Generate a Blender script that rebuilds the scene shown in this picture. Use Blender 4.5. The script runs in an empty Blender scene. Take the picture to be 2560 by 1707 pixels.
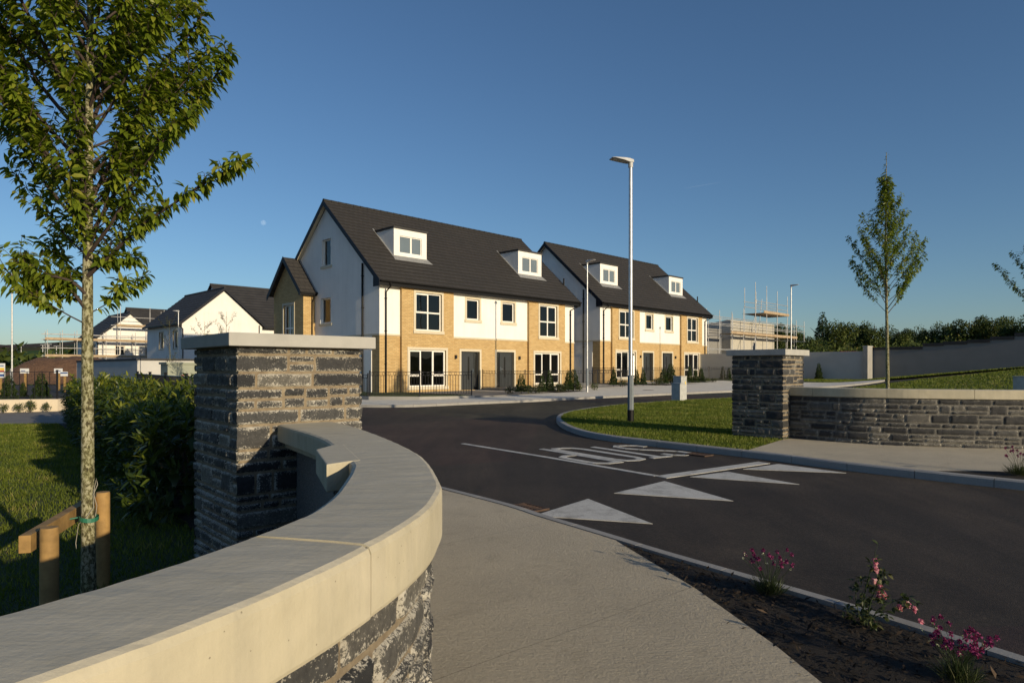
import bpy, bmesh, math, random
import numpy as np
from mathutils import Vector, Matrix, noise as mnoise
R = math.radians
scene = bpy.context.scene
col = scene.collection
rng = random.Random(7)
nrg = np.random.default_rng(11)

# ------------------------------------------------------------------ ground
EYE = 1.654
GA, GB = .01088, .01104
def sst(a):
    a = min(1., max(0., a)); return a * a * (3 - 2 * a)
def rise(x, y):
    if x < 12: return 0.
    q = (x - 25.2) * .71 - (y - 46.5) * .70
    e = (25.2 - x) * .702 + (46.5 - y) * .712
    if q <= 0: return 0.
    return min(1.5, .1 * q) * sst(1 - e / 24.) if e > 0 else min(1.5, .1 * q)
def G(x, y): return GA * x + GB * y
def Gz(x, y): return G(x, y) + rise(x, y)
def at(px, py, dz=0.):
    """ground point (street plane + dz) along a sight line of the photograph"""
    a = (px - 1280) / 1650.; b = -(py - 922) / 1650.
    t = (EYE - dz) / (GA * a + GB - b)
    return (a * t, t, EYE + b * t)

# ------------------------------------------------------------------ objects
def tag(o, label=None, cat=None, group=None, kind=None):
    if label: o['label'] = label
    if cat: o['category'] = cat
    if group: o['group'] = group
    if kind: o['kind'] = kind
    return o
def empty(name, loc=(0, 0, 0), rz=0., label=None, cat=None, group=None):
    o = bpy.data.objects.new(name, None); col.objects.link(o)
    o.location = loc; o.rotation_euler.z = rz; o.empty_display_size = .2
    return tag(o, label, cat, group)
def link(name, me, parent=None, loc=None):
    o = bpy.data.objects.new(name, me); col.objects.link(o)
    if parent: o.parent = parent
    if loc: o.location = loc
    return o
def kids(o): return [c for c in bpy.data.objects if c.parent == o]
def copy_tree(o, parent=None):
    c = o.copy(); col.objects.link(c)
    if parent: c.parent = parent
    for k in kids(o): copy_tree(k, c)
    return c
def np_mesh(name, V, T, mats, attrs=None, smooth=False, mi=None):
    V = np.asarray(V, np.float32); T = np.asarray(T, np.int32)
    me = bpy.data.meshes.new(name)
    me.vertices.add(len(V)); me.vertices.foreach_set('co', V.ravel())
    k = T.shape[1]
    me.loops.add(T.size); me.loops.foreach_set('vertex_index', T.ravel())
    me.polygons.add(len(T))
    me.polygons.foreach_set('loop_start', np.arange(0, T.size, k, dtype=np.int32))
    me.polygons.foreach_set('loop_total', np.full(len(T), k, np.int32))
    for m in mats: me.materials.append(m)
    if mi is not None: me.polygons.foreach_set('material_index', np.asarray(mi, np.int32))
    me.update(calc_edges=True)
    for nm, arr in (attrs or {}).items():
        a = me.attributes.new(nm, 'FLOAT', 'POINT'); a.data.foreach_set('value', np.asarray(arr, np.float32))
    if smooth: me.polygons.foreach_set('use_smooth', np.ones(len(T), bool))
    me.validate()
    return me

class MB:
    def __init__(s): s.v = []; s.f = []; s.m = []; s.sm = []
    def add(s, vs, fs, mi=0, sm=False):
        o = len(s.v); s.v += [tuple(p) for p in vs]
        for f in fs: s.f.append([o + i for i in f]); s.m.append(mi); s.sm.append(sm)
    def quad(s, a, b, c, d, mi=0): s.add([a, b, c, d], [(0, 1, 2, 3)], mi)
    def poly(s, pts, mi=0): s.add(pts, [tuple(range(len(pts)))], mi)
    def box(s, x0, x1, y0, y1, z0, z1, mi=0, T=None):
        p = [(x0, y0, z0), (x1, y0, z0), (x1, y1, z0), (x0, y1, z0), (x0, y0, z1), (x1, y0, z1), (x1, y1, z1), (x0, y1, z1)]
        if T: p = [T(*q) for q in p]
        s.add(p, [(3, 2, 1, 0), (4, 5, 6, 7), (0, 1, 5, 4), (1, 2, 6, 5), (2, 3, 7, 6), (3, 0, 4, 7)], mi)
    def prism(s, poly, z0, z1, mi=0):
        n = len(poly); g = lambda z, p: z(p[0], p[1]) if callable(z) else z
        lo = [(p[0], p[1], g(z0, p)) for p in poly]; hi = [(p[0], p[1], g(z1, p)) for p in poly]
        s.add(lo + hi, [tuple(range(n))[::-1], tuple(range(n, 2 * n))] + [(i, (i + 1) % n, n + (i + 1) % n, n + i) for i in range(n)], mi)
    def tube(s, pts, r, n=8, mi=0, cap=True, sm=True):
        pts = [Vector(p) for p in pts]
        rs = r if isinstance(r, (list, tuple)) else [r] * len(pts)
        rings = []; up = None
        for i, p in enumerate(pts):
            d = (pts[min(i + 1, len(pts) - 1)] - pts[max(i - 1, 0)])
            if d.length < 1e-9: d = Vector((0, 0, 1))
            d.normalize()
            if up is None or abs(up.dot(d)) > .98:
                up = Vector((1, 0, 0)) if abs(d.x) < .7 else Vector((0, 1, 0))
            a = d.cross(up).normalized(); b = d.cross(a).normalized(); up = a.cross(d).normalized() if False else up
            rings.append([p + (a * math.cos(t) + b * math.sin(t)) * rs[i] for t in [2 * math.pi * k / n for k in range(n)]])
        vs = [v for rg in rings for v in rg]; fs = []
        for i in range(len(pts) - 1):
            for k in range(n):
                fs.append((i * n + k, i * n + (k + 1) % n, (i + 1) * n + (k + 1) % n, (i + 1) * n + k))
        s.add(vs, fs, mi, sm)
        if cap:
            s.add(rings[0], [tuple(range(n))[::-1]], mi); s.add(rings[-1], [tuple(range(n))], mi)
    def build(s, name, mats, parent=None, loc=None, uv=False, bevel=0.):
        me = bpy.data.meshes.new(name); me.from_pydata(s.v, [], s.f)
        if not isinstance(mats, (list, tuple)): mats = [mats]
        for m in mats: me.materials.append(m)
        me.polygons.foreach_set('material_index', s.m)
        me.polygons.foreach_set('use_smooth', s.sm)
        bm = bmesh.new(); bm.from_mesh(me); bmesh.ops.recalc_face_normals(bm, faces=bm.faces)
        if bevel:
            bmesh.ops.remove_doubles(bm, verts=bm.verts, dist=1e-5)
            es = [e for e in bm.edges if len(e.link_faces) == 2 and e.calc_face_angle(0) > .5]
            bmesh.ops.bevel(bm, geom=es, offset=bevel, segments=2, affect='EDGES', profile=.6)
        if uv:
            L = bm.loops.layers.uv.new('UVMap')
            for f in bm.faces:
                n = f.normal; ax = max(range(3), key=lambda k: abs(n[k]))
                for l in f.loops:
                    c = l.vert.co
                    l[L].uv = (c.x, c.y) if ax == 2 else ((c.y, c.z) if ax == 0 else (c.x, c.z))
        bm.to_mesh(me); bm.free()
        return link(name, me, parent, loc)

def catmull(P, n=400):
    P = [np.array(p, float) for p in P]; P = [2 * P[0] - P[1]] + P + [2 * P[-1] - P[-2]]
    out = []
    for i in range(1, len(P) - 2):
        for t in np.linspace(0, 1, 24, endpoint=False):
            a, b, c, d = P[i - 1:i + 3]
            out.append(.5 * ((2 * b) + (c - a) * t + (2 * a - 5 * b + 4 * c - d) * t * t + (3 * b - a - 3 * c + d) * t ** 3))
    out.append(P[-2]); out = np.array(out)
    s = np.r_[0, np.cumsum(np.hypot(*np.diff(out, axis=0).T))]
    return out, s
class Curve:
    def __init__(s, P): s.p, s.s = catmull(P); s.L = s.s[-1]
    def pos(s, t): return (float(np.interp(t, s.s, s.p[:, 0])), float(np.interp(t, s.s, s.p[:, 1])))
    def tan(s, t):
        a = s.pos(max(0, t - .03)); b = s.pos(min(s.L, t + .03)); d = (b[0] - a[0], b[1] - a[1]); l = math.hypot(*d); return d[0] / l, d[1] / l
    def off(s, t, o):  # + = left of travel
        x, y = s.pos(t); d = s.tan(t); return (x - d[1] * o, y + d[0] * o)

def sheet(name, poly, dz, mat, kind='structure', step=2.):
    """a ground sheet following the ground, cut into cells where the ground bends"""
    bm = bmesh.new(); bm.faces.new([bm.verts.new((x, y, 0)) for x, y in poly])
    bmesh.ops.triangulate(bm, faces=bm.faces)
    xs = [p[0] for p in poly]; ys = [p[1] for p in poly]
    def cut(co, no):
        bmesh.ops.bisect_plane(bm, geom=bm.verts[:] + bm.edges[:] + bm.faces[:], plane_co=co, plane_no=no)
    x = max(12., min(xs)); first = True
    while x < max(xs): cut((x, 0, 0), (1, 0, 0)); x += step
    if max(xs) > 12:
        y = math.floor(min(ys)) + .37
        while y < max(ys): cut((0, y, 0), (0, 1, 0)); y += step
    for v in bm.verts: v.co.z = Gz(v.co.x, v.co.y) + dz
    for f in bm.faces:
        f.normal_update()
        if f.normal.z < 0: f.normal_flip()
    me = bpy.data.meshes.new(name); bm.to_mesh(me); bm.free(); me.materials.append(mat)
    o = link(name, me); o['kind'] = kind
    return o

# ------------------------------------------------------------------ materials
def newmat(name):
    m = bpy.data.materials.new(name); m.use_nodes = True
    nt = m.node_tree; nt.nodes.clear()
    out = nt.nodes.new('ShaderNodeOutputMaterial'); b = nt.nodes.new('ShaderNodeBsdfPrincipled')
    nt.links.new(b.outputs[0], out.inputs[0])
    return m, nt, b, out
class NT:
    def __init__(s, nt): s.nt = nt
    def n(s, t, **k):
        nd = s.nt.nodes.new(t)
        for a, v in k.items():
            if a.startswith('_'): nd.inputs[int(a[1:]) if a[1:].isdigit() else a[1:]].default_value = v
            else: setattr(nd, a, v)
        return nd
    def l(s, a, b): s.nt.links.new(a, b)
    def coord(s, which='Object', scale=None):
        c = s.n('ShaderNodeTexCoord').outputs[which]
        if scale:
            mp = s.n('ShaderNodeMapping'); mp.inputs['Scale'].default_value = scale; s.l(c, mp.inputs[0]); c = mp.outputs[0]
        return c
    def noise(s, v, scale, det=4, rough=.55, dist=0.):
        n = s.n('ShaderNodeTexNoise'); n.inputs['Scale'].default_value = scale; n.inputs['Detail'].default_value = det
        n.inputs['Roughness'].default_value = rough; n.inputs['Distortion'].default_value = dist; s.l(v, n.inputs['Vector']); return n.outputs['Fac']
    def vor(s, v, scale, feat='F1'):
        n = s.n('ShaderNodeTexVoronoi', feature=feat); n.inputs['Scale'].default_value = scale; s.l(v, n.inputs['Vector']); return n
    def ramp(s, f, stops):
        r = s.n('ShaderNodeValToRGB'); e = r.color_ramp.elements
        while len(e) < len(stops): e.new(.5)
        for i, (p, c) in enumerate(stops):
            e[i].position = p; e[i].color = (c, c, c, 1) if isinstance(c, (int, float)) else (*c, 1)
        s.l(f, r.inputs[0]); return r.outputs[0]
    def math(s, op, a, b=None, clamp=False):
        m = s.n('ShaderNodeMath', operation=op, use_clamp=clamp)
        for i, x in enumerate((a, b)):
            if x is None: continue
            if isinstance(x, (int, float)): m.inputs[i].default_value = x
            else: s.l(x, m.inputs[i])
        return m.outputs[0]
    def mix(s, f, a, b, mode='MIX'):
        m = s.n('ShaderNodeMix', data_type='RGBA', blend_type=mode)
        for i, x in ((0, f), (6, a), (7, b)):
            if isinstance(x, (int, float)): m.inputs[i].default_value = x
            elif isinstance(x, tuple): m.inputs[i].default_value = (*x, 1)
            else: s.l(x, m.inputs[i])
        return m.outputs[2]
    def bump(s, h, strength, dist, prev=None):
        b = s.n('ShaderNodeBump'); b.inputs['Strength'].default_value = strength; b.inputs['Distance'].default_value = dist
        s.l(h, b.inputs['Height'])
        if prev: s.l(prev, b.inputs['Normal'])
        return b.outputs[0]
def flat(name, c, rough=.5, metal=0., spec=.5, var=.12, scale=3., bump=0., bscale=40.):
    m, nt, b, _ = newmat(name); N = NT(nt); co = N.coord()
    lo = tuple(x * (1 - var) for x in c); hi = tuple(min(1, x * (1 + var)) for x in c)
    N.l(N.ramp(N.noise(co, scale), [(.3, lo), (.7, hi)]), b.inputs['Base Color'])
    b.inputs['Roughness'].default_value = rough; b.inputs['Metallic'].default_value = metal; b.inputs['Specular IOR Level'].default_value = spec
    if bump: N.l(N.bump(N.noise(co, bscale, 5), bump, .01), b.inputs['Normal'])
    return m
M = {}
M['pvc'] = flat('white_pvc', (.80, .78, .74), .35, var=.02)
M['cream'] = flat('cream_cast_stone', (.56, .50, .38), .8, var=.06, scale=8, bump=.15)
M['black_metal'] = flat('black_metal', (.012, .012, .014), .4)
M['navy'] = flat('dark_fascia', (.008, .010, .018), .5, spec=.2)
M['black_pvc'] = flat('black_gutter', (.007, .007, .008), .5, spec=.2)
M['door'] = flat('grey_door', (.030, .034, .036), .45, var=.04)
M['chrome'] = flat('brushed_steel', (.7, .7, .7), .25, metal=1.)
M['galv'] = flat('galvanised_steel', (.50, .51, .52), .42, metal=.75, var=.18, scale=14)
M['galv_dark'] = flat('painted_grey_steel', (.16, .185, .205), .55, var=.10, scale=9)
M['lamp_grey'] = flat('lamp_head_grey', (.44, .45, .46), .5)
M['timber'] = flat('treated_timber', (.30, .185, .065), .8, var=.3, scale=11, bump=.3, bscale=30)
M['board'] = flat('scaffold_board', (.37, .28, .18), .85, var=.2, scale=2.5)
M['tube'] = flat('scaffold_tube', (.46, .46, .46), .5, metal=.4, var=.25)
M['lead'] = flat('lead_flashing', (.22, .225, .23), .6, var=.2, scale=9)
M['kiosk'] = flat('cast_concrete_cabinet', (.40, .41, .40), .85, var=.14, scale=6, bump=.2)
M['green_kiosk'] = flat('olive_grey_cabinet', (.26, .28, .22), .7, var=.05)
M['tie'] = flat('green_strap', (.02, .14, .09), .5)
M['room'] = flat('room_wall', (.16, .145, .12), .9, var=.05)
M['wire'] = flat('pale_twine', (.34, .32, .27), .7)
M['dark_glass'] = flat('door_glass', (.02, .02, .02), .05, spec=.8)
M['sky_tint_glass'] = flat('painted_sky_glass', (.13, .16, .18), .08, spec=.8, var=.1, scale=.7)  # reflected sky painted into the base colour of the dormer panes
M['blue'] = flat('sign_blue', (.05, .10, .28), .5); M['white'] = flat('sign_white', (.68, .70, .72), .5, var=.04)
M['yellow'] = flat('sign_yellow', (.75, .52, .05), .5); M['red'] = flat('sign_red', (.45, .04, .03), .5)
M['rust'] = flat('rusty_iron', (.060, .034, .022), .8, var=.4, scale=30, bump=.4)
M['slate_roof_far'] = flat('dark_slate', (.028, .027, .028), .75, var=.25, scale=1.2)
M['block'] = flat('concrete_block', (.42, .40, .35), .9, var=.1, scale=4)
M['cap'] = flat('smooth_cap_concrete', (.36, .355, .335), .8, var=.10, scale=5, bump=.12, bscale=60)
M['greywall'] = flat('grey_render', (.46, .455, .44), .9, var=.05, scale=1.5, bump=.25, bscale=25)
M['greywall_dark'] = flat('dark_grey_render', (.21, .207, .20), .9, var=.07, scale=1., bump=.1)
M['planter'] = flat('cream_render', (.62, .53, .40), .9, var=.05, bump=.1)
M['digger'] = flat('machine_yellow', (.45, .22, .02), .5)

def m_glass():
    m, nt, b, _ = newmat('window_glass'); N = NT(nt)
    out = nt.nodes['Material Output']; nt.nodes.remove(b); g = N.n('ShaderNodeBsdfGlossy'); g.inputs['Roughness'].default_value = .02; t = N.n('ShaderNodeBsdfTransparent'); t.inputs[0].default_value = (.62, .63, .60, 1)
    f = N.n('ShaderNodeLayerWeight'); f.inputs[0].default_value = .5; mx = N.n('ShaderNodeMixShader'); co = N.coord(); bp = N.bump(N.noise(co, 1.1, 1), .2, .02); N.l(bp, g.inputs['Normal'])
    N.l(N.math('ADD', .055, N.math('MULTIPLY', N.math('POWER', f.outputs['Facing'], 4.), .85)), mx.inputs[0]); N.l(t.outputs[0], mx.inputs[1]); N.l(g.outputs[0], mx.inputs[2]); N.l(mx.outputs[0], out.inputs[0])
    return m
M['glass'] = m_glass()
def m_render():
    m, nt, b, _ = newmat('white_render'); N = NT(nt); co = N.coord()
    c = N.ramp(N.noise(co, .8, 5), [(.3, (.73, .72, .69)), (.7, (.80, .79, .76))])
    N.l(N.mix(.5, c, N.ramp(N.noise(N.coord('Object', (2.2, 2.2, .22)), 1.6, 5, .65), [(.30, (.86, .86, .86)), (.55, (1, 1, 1))]), 'MULTIPLY'), b.inputs['Base Color'])
    b.inputs['Roughness'].default_value = .9
    n1 = N.bump(N.noise(co, 9., 5, .7), .55, .02)
    N.l(N.bump(N.noise(co, 60., 4, .7), .4, .008, n1), b.inputs['Normal'])
    return m
M['render'] = m_render()
def m_brick():
    m, nt, b, _ = newmat('buff_brick'); N = NT(nt); uv = N.coord('UV')
    br = N.n('ShaderNodeTexBrick', offset=.5); N.l(uv, br.inputs['Vector'])
    for k, v in (('Scale', 1.), ('Brick Width', .225), ('Row Height', .075), ('Mortar Size', .011), ('Mortar Smooth', .2), ('Bias', 0.)): br.inputs[k].default_value = v
    br.inputs['Color1'].default_value = (.45, .295, .12, 1); br.inputs['Color2'].default_value = (.57, .40, .185, 1); br.inputs['Mortar'].default_value = (.35, .255, .13, 1)
    v = N.noise(N.coord(), 1.3, 5)
    c = N.mix(.5, br.outputs['Color'], N.ramp(v, [(.3, (.86, .85, .84)), (.7, (1.03, 1.02, 1))]), 'MULTIPLY')
    N.l(c, b.inputs['Base Color']); b.inputs['Roughness'].default_value = .9
    N.l(N.bump(br.outputs['Fac'], .5, -.008), b.inputs['Normal'])
    return m
M['brick'] = m_brick()
def m_tile():
    m, nt, b, _ = newmat('concrete_roof_tile'); N = NT(nt); uv = N.coord('UV')
    br = N.n('ShaderNodeTexBrick', offset=.5); N.l(uv, br.inputs['Vector'])
    for k, v in (('Scale', 1.), ('Brick Width', .30), ('Row Height', .3227), ('Mortar Size', .016), ('Bias', 0.)): br.inputs[k].default_value = v
    br.inputs['Color1'].default_value = (.029, .027, .0255, 1); br.inputs['Color2'].default_value = (.036, .033, .031, 1); br.inputs['Mortar'].default_value = (.013, .012, .012, 1)
    c = N.mix(.6, br.outputs['Color'], N.ramp(N.noise(N.coord(), .5, 3), [(.3, (.88, .88, .89)), (.7, (1.05, 1, .95))]), 'MULTIPLY')
    N.l(c, b.inputs['Base Color']); b.inputs['Roughness'].default_value = .75
    N.l(N.bump(N.noise(N.coord(), 40, 3), .3, .005), b.inputs['Normal'])
    return m
M['tile'] = m_tile()
def m_asphalt():
    m, nt, b, _ = newmat('asphalt'); N = NT(nt); co = N.coord()
    mp = N.n('ShaderNodeMapping'); mp.inputs['Rotation'].default_value = (0, 0, R(39)); mp.inputs['Scale'].default_value = (1.6, .16, 1); N.l(co, mp.inputs[0])
    track = N.noise(mp.outputs[0], 1.0, 5, .6, .5); patch = N.vor(N.coord('Object', (.10, .16, 1)), 1.).outputs['Color']
    big = N.noise(co, .35, 6, .6, .8); fine = N.noise(co, 160, 2, .6)
    swirl = N.noise(N.coord('Object', (1.2, .25, 1)), 1.1, 5, .6, 1.6)
    c = N.ramp(big, [(.3, (.034, .027, .021)), (.55, (.047, .038, .030)), (.75, (.062, .050, .039))])
    c = N.mix(.45, c, N.ramp(track, [(.34, (.62, .62, .63)), (.5, (1, 1, 1)), (.66, (1.5, 1.42, 1.34))]), 'MULTIPLY'); c = N.mix(.16, c, patch, 'SOFT_LIGHT')
    c = N.mix(N.ramp(N.noise(co, .55, 7, .72, .6), [(.52, 0.), (.78, .55)]), c, (.085, .070, .052))
    c = N.mix(.5, c, N.ramp(swirl, [(.33, (.66, .66, .67)), (.64, (1.5, 1.42, 1.3))]), 'MULTIPLY')
    c = N.mix(.8, c, N.ramp(fine, [(.30, (.5, .5, .5)), (.60, (1.1, 1.1, 1.1)), (.76, (2.8, 2.7, 2.5))]), 'MULTIPLY')
    c = N.mix(.75, c, N.ramp(N.noise(co, 42, 4, .8), [(.32, (.50, .50, .50)), (.52, (1, 1, 1)), (.70, (1.9, 1.82, 1.7))]), 'MULTIPLY')
    N.l(c, b.inputs['Base Color']); b.inputs['Roughness'].default_value = .8; b.inputs['Specular IOR Level'].default_value = .3
    vo = N.vor(co, 140)
    N.l(N.bump(vo.outputs['Distance'], .5, -.004, N.bump(N.noise(co, 2.5, 4), .2, .01)), b.inputs['Normal'])
    return m
M['asphalt'] = m_asphalt()
def m_concrete(name, c0, c1, brushed=True, bump=.5, rough=.9, joints=False):
    m, nt, b, _ = newmat(name); N = NT(nt); co = N.coord()
    c = N.ramp(N.noise(co, .9, 6, .65), [(.3, c0), (.7, c1)])
    c = N.mix(.5, c, N.ramp(N.noise(co, 70, 3), [(.3, (.78, .78, .78)), (.7, (1.1, 1.1, 1.1))]), 'MULTIPLY')
    st = N.ramp(N.noise(co, 3.2, 5, .7, .5), [(.25, (.70, .69, .67)), (.42, (1, 1, 1))])
    c = N.mix(.55, c, st, 'MULTIPLY')
    jn = None
    if joints:
        sp = N.n('ShaderNodeSeparateXYZ'); N.l(co, sp.inputs[0]); q = N.math('ADD', N.math('MULTIPLY', sp.outputs[0], -.62), N.math('MULTIPLY', sp.outputs[1], .78))
        q = N.math('ADD', q, N.math('MULTIPLY', N.noise(co, 2.0, 2), .02)); fr = N.math('FRACT', N.math('DIVIDE', N.math('ADD', q, 9.7), 2.1)); jn = N.math('LESS_THAN', fr, .0035)
        c = N.mix(N.math('MULTIPLY', jn, .4), c, (.10, .09, .07))
        c = N.mix(N.ramp(N.noise(co, 1.6, 7, .75, 1.), [(.56, 0.), (.74, .5)]), c, (.26, .215, .15))
    N.l(c, b.inputs['Base Color']); b.inputs['Roughness'].default_value = rough
    h1 = N.noise(N.coord('Object', (1, 1, 1)), 55, 5, .75)
    nm = N.bump(h1, bump, .012)
    if joints: nm = N.bump(N.noise(co, 34, 5, .8), .8, .022, nm); nm = N.bump(N.noise(N.coord('Object', (5, 14, 1)), 3., 5, .75, .6), .5, .02, nm)
    if brushed: nm = N.bump(N.noise(N.coord('Object', (3, 26, 3)), 3.0, 4, .7), .35, .008, nm)
    N.l(nm, b.inputs['Normal'])
    return m
M['path'] = m_concrete('brushed_concrete', (.48, .425, .325), (.60, .53, .40), bump=.9, joints=True)
M['pave'] = m_concrete('pale_pavement', (.68, .64, .55), (.76, .72, .63), False, .3)
M['kerb'] = m_concrete('kerb_concrete', (.26, .255, .245), (.36, .35, .33), False, .25)
M['drive'] = m_concrete('grey_paving', (.15, .145, .135), (.21, .20, .19), False, .2)
def m_paint():
    m, nt, b, _ = newmat('road_paint'); N = NT(nt); co = N.coord()
    c = N.ramp(N.noise(co, 4, 6, .7), [(.28, (.30, .29, .27)), (.5, (.56, .55, .51)), (.75, (.62, .61, .57))])
    c = N.mix(.7, c, N.ramp(N.noise(co, 95, 3, .6), [(.33, (.38, .37, .35)), (.46, (1, 1, 1))]), 'MULTIPLY')
    N.l(c, b.inputs['Base Color']); b.inputs['Roughness'].default_value = .8
    N.l(N.bump(N.noise(co, 90, 3), .5, .004), b.inputs['Normal'])
    return m
M['paint'] = m_paint()
def m_coping():
    m, nt, b, _ = newmat('cast_coping'); N = NT(nt); co = N.coord()
    c = N.ramp(N.noise(co, 2.2, 6, .6, .6), [(.28, (.36, .325, .235)), (.5, (.44, .40, .295)), (.72, (.50, .455, .345))])
    st = N.ramp(N.noise(N.coord('Object', (9, 9, 1.2)), 1.3, 5, .65, .4), [(.3, (.80, .80, .82)), (.6, (1.03, 1.02, 1.0))])
    c = N.mix(.6, c, st, 'MULTIPLY')
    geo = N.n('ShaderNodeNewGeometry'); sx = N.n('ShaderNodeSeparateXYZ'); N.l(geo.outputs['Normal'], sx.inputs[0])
    up = N.math('GREATER_THAN', sx.outputs[2], .8)   # upward faces are paler and greyer than the sides
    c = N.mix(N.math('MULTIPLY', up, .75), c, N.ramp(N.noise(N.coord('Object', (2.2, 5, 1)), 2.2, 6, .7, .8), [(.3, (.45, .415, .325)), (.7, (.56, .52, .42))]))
    dist = N.noise(co, 7, 2)
    vo = N.vor(co, 75); vo.inputs['Randomness'].default_value = 1.
    pit = N.math('LESS_THAN', vo.outputs['Distance'], N.math('MULTIPLY', N.math('GREATER_THAN', vo.outputs['Color'], .80), .15))
    pit = N.math('MULTIPLY', pit, N.math('SUBTRACT', 1., up))
    c = N.mix(N.math('MULTIPLY', pit, .6), c, (.12, .10, .07))
    N.l(c, b.inputs['Base Color']); b.inputs['Roughness'].default_value = .78
    nm = N.bump(N.noise(co, 45, 5, .65), .16, .01); nm = N.bump(pit, .8, -.006, nm)
    nm = N.bump(N.noise(N.coord('Object', (4, 30, 4)), 2.5, 3), .12, .006, nm)
    N.l(nm, b.inputs['Normal'])
    return m
M['coping'] = m_coping()
def m_stone(name, t0, t1):
    m, nt, b, _ = newmat(name); N = NT(nt); co = N.coord()
    ed = N.n('ShaderNodeAttribute', attribute_name='edge').outputs['Fac']; rd = N.n('ShaderNodeAttribute', attribute_name='rnd').outputs['Fac']
    base = N.ramp(rd, [(0., (.014, .015, .018)), (.45, (.028, .028, .030)), (.75, (.050, .050, .050)), (.92, (.085, .080, .072)), (1., (.13, .122, .105))])
    base = N.mix(.7, base, N.ramp(N.noise(co, 26, 6, .7), [(.3, (.5, .5, .52)), (.7, (1.5, 1.5, 1.45))]), 'MULTIPLY')
    n1 = N.noise(co, 82, 6, .72); n2 = N.noise(co, 9, 3)
    # lime bloom: flecks everywhere, thicker towards the joints, more on some stones
    th = N.math('ADD', N.math('MULTIPLY', ed, .19), N.math('MULTIPLY', N.math('SUBTRACT', n2, .5), -.28))
    th = N.math('ADD', th, N.math('MULTIPLY', rd, -.07))
    f = N.ramp(N.math('SUBTRACT', n1, th), [(t0, 0.), (t1, .8)])
    c = N.mix(f, base, N.ramp(N.noise(co, 16, 3), [(.3, (.36, .335, .28)), (.7, (.62, .59, .52))]))
    N.l(c, b.inputs['Base Color']); b.inputs['Roughness'].default_value = .72
    N.l(N.bump(N.noise(co, 45, 7, .75), .8, .012), b.inputs['Normal'])
    return m
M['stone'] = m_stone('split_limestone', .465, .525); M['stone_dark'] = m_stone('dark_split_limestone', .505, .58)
def m_mortar(name, c0, c1, c2):
    m, nt, b, _ = newmat(name); N = NT(nt); co = N.coord()
    c = N.ramp(N.noise(co, 14, 6, .7), [(.3, c0), (.55, c1), (.75, c2)])
    N.l(c, b.inputs['Base Color']); b.inputs['Roughness'].default_value = .95
    N.l(N.bump(N.noise(co, 60, 6, .75), .8, .012), b.inputs['Normal'])
    return m
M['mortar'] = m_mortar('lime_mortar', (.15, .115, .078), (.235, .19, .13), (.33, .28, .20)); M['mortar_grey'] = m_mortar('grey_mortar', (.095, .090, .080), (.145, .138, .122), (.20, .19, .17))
def m_dash():
    m, nt, b, _ = newmat('pebbledash'); N = NT(nt); co = N.coord(); vo = N.vor(co, 110)
    N.l(N.ramp(vo.outputs['Distance'], [(.1, (.36, .35, .33)), (.6, (.15, .145, .14))]), b.inputs['Base Color']); b.inputs['Roughness'].default_value = .95
    N.l(N.bump(vo.outputs['Distance'], 1., -.01), b.inputs['Normal']); return m
M['dash'] = m_dash()
def m_lawn():
    m, nt, b, _ = newmat('lawn_ground'); N = NT(nt); co = N.coord()
    c = N.ramp(N.noise(co, 1.1, 6, .65), [(.3, (.045, .075, .012)), (.55, (.060, .085, .016)), (.75, (.085, .085, .026))])
    c = N.mix(.7, c, N.ramp(N.noise(co, 45, 4, .7), [(.3, (.45, .45, .4)), (.7, (1.3, 1.3, 1.2))]), 'MULTIPLY')
    N.l(c, b.inputs['Base Color']); b.inputs['Roughness'].default_value = .95
    N.l(N.bump(N.noise(co, 60, 4, .7), 1., .04), b.inputs['Normal']); return m
M['lawn'] = m_lawn()
def m_soil(name, c0, c1, s=18.):
    m, nt, b, _ = newmat(name); N = NT(nt); co = N.coord()
    N.l(N.ramp(N.noise(co, s, 6, .7), [(.3, c0), (.7, c1)]), b.inputs['Base Color']); b.inputs['Roughness'].default_value = .95
    N.l(N.bump(N.noise(co, s * 2, 6, .75), 1., .5 / s), b.inputs['Normal']); return m
M['mulch'] = m_soil('dark_mulch', (.006, .0045, .0035), (.022, .015, .010), 28)
M['redsoil'] = m_soil('red_soil', (.11, .060, .038), (.18, .102, .062), 1.2)
def m_terrain():
    m, nt, b, _ = newmat('countryside'); N = NT(nt); co = N.coord()
    vo = N.vor(co, .0055); c = N.ramp(N.math('FRACT', N.math('MULTIPLY', vo.outputs['Distance'], 7.3)), [(.2, (.050, .075, .022)), (.5, (.035, .058, .018)), (.8, (.075, .085, .032))])
    cell = N.mix(.6, c, vo.outputs['Color'], 'SOFT_LIGHT')
    c = N.mix(.6, cell, N.ramp(N.noise(co, .02, 8, .7), [(.35, (.4, .5, .4)), (.6, (1.1, 1.1, 1.0))]), 'MULTIPLY')
    N.l(c, b.inputs['Base Color']); b.inputs['Roughness'].default_value = 1.; b.inputs['Specular IOR Level'].default_value = .1; return m
M['terrain'] = m_terrain()
def m_leaf(name, stops, trans=.35, rough=.45):
    m, nt, b, out = newmat(name); N = NT(nt)
    rd = N.n('ShaderNodeAttribute', attribute_name='rnd').outputs['Fac']
    c = N.ramp(rd, stops)
    N.l(c, b.inputs['Base Color']); b.inputs['Roughness'].default_value = rough; b.inputs['Specular IOR Level'].default_value = .35
    tr = N.n('ShaderNodeBsdfTranslucent'); N.l(N.mix(1., c, (1.25, 1.35, .7), 'MULTIPLY'), tr.inputs[0])
    mx = N.n('ShaderNodeMixShader'); mx.inputs[0].default_value = trans; N.l(b.outputs[0], mx.inputs[1]); N.l(tr.outputs[0], mx.inputs[2]); N.l(mx.outputs[0], out.inputs[0])
    return m
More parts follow.
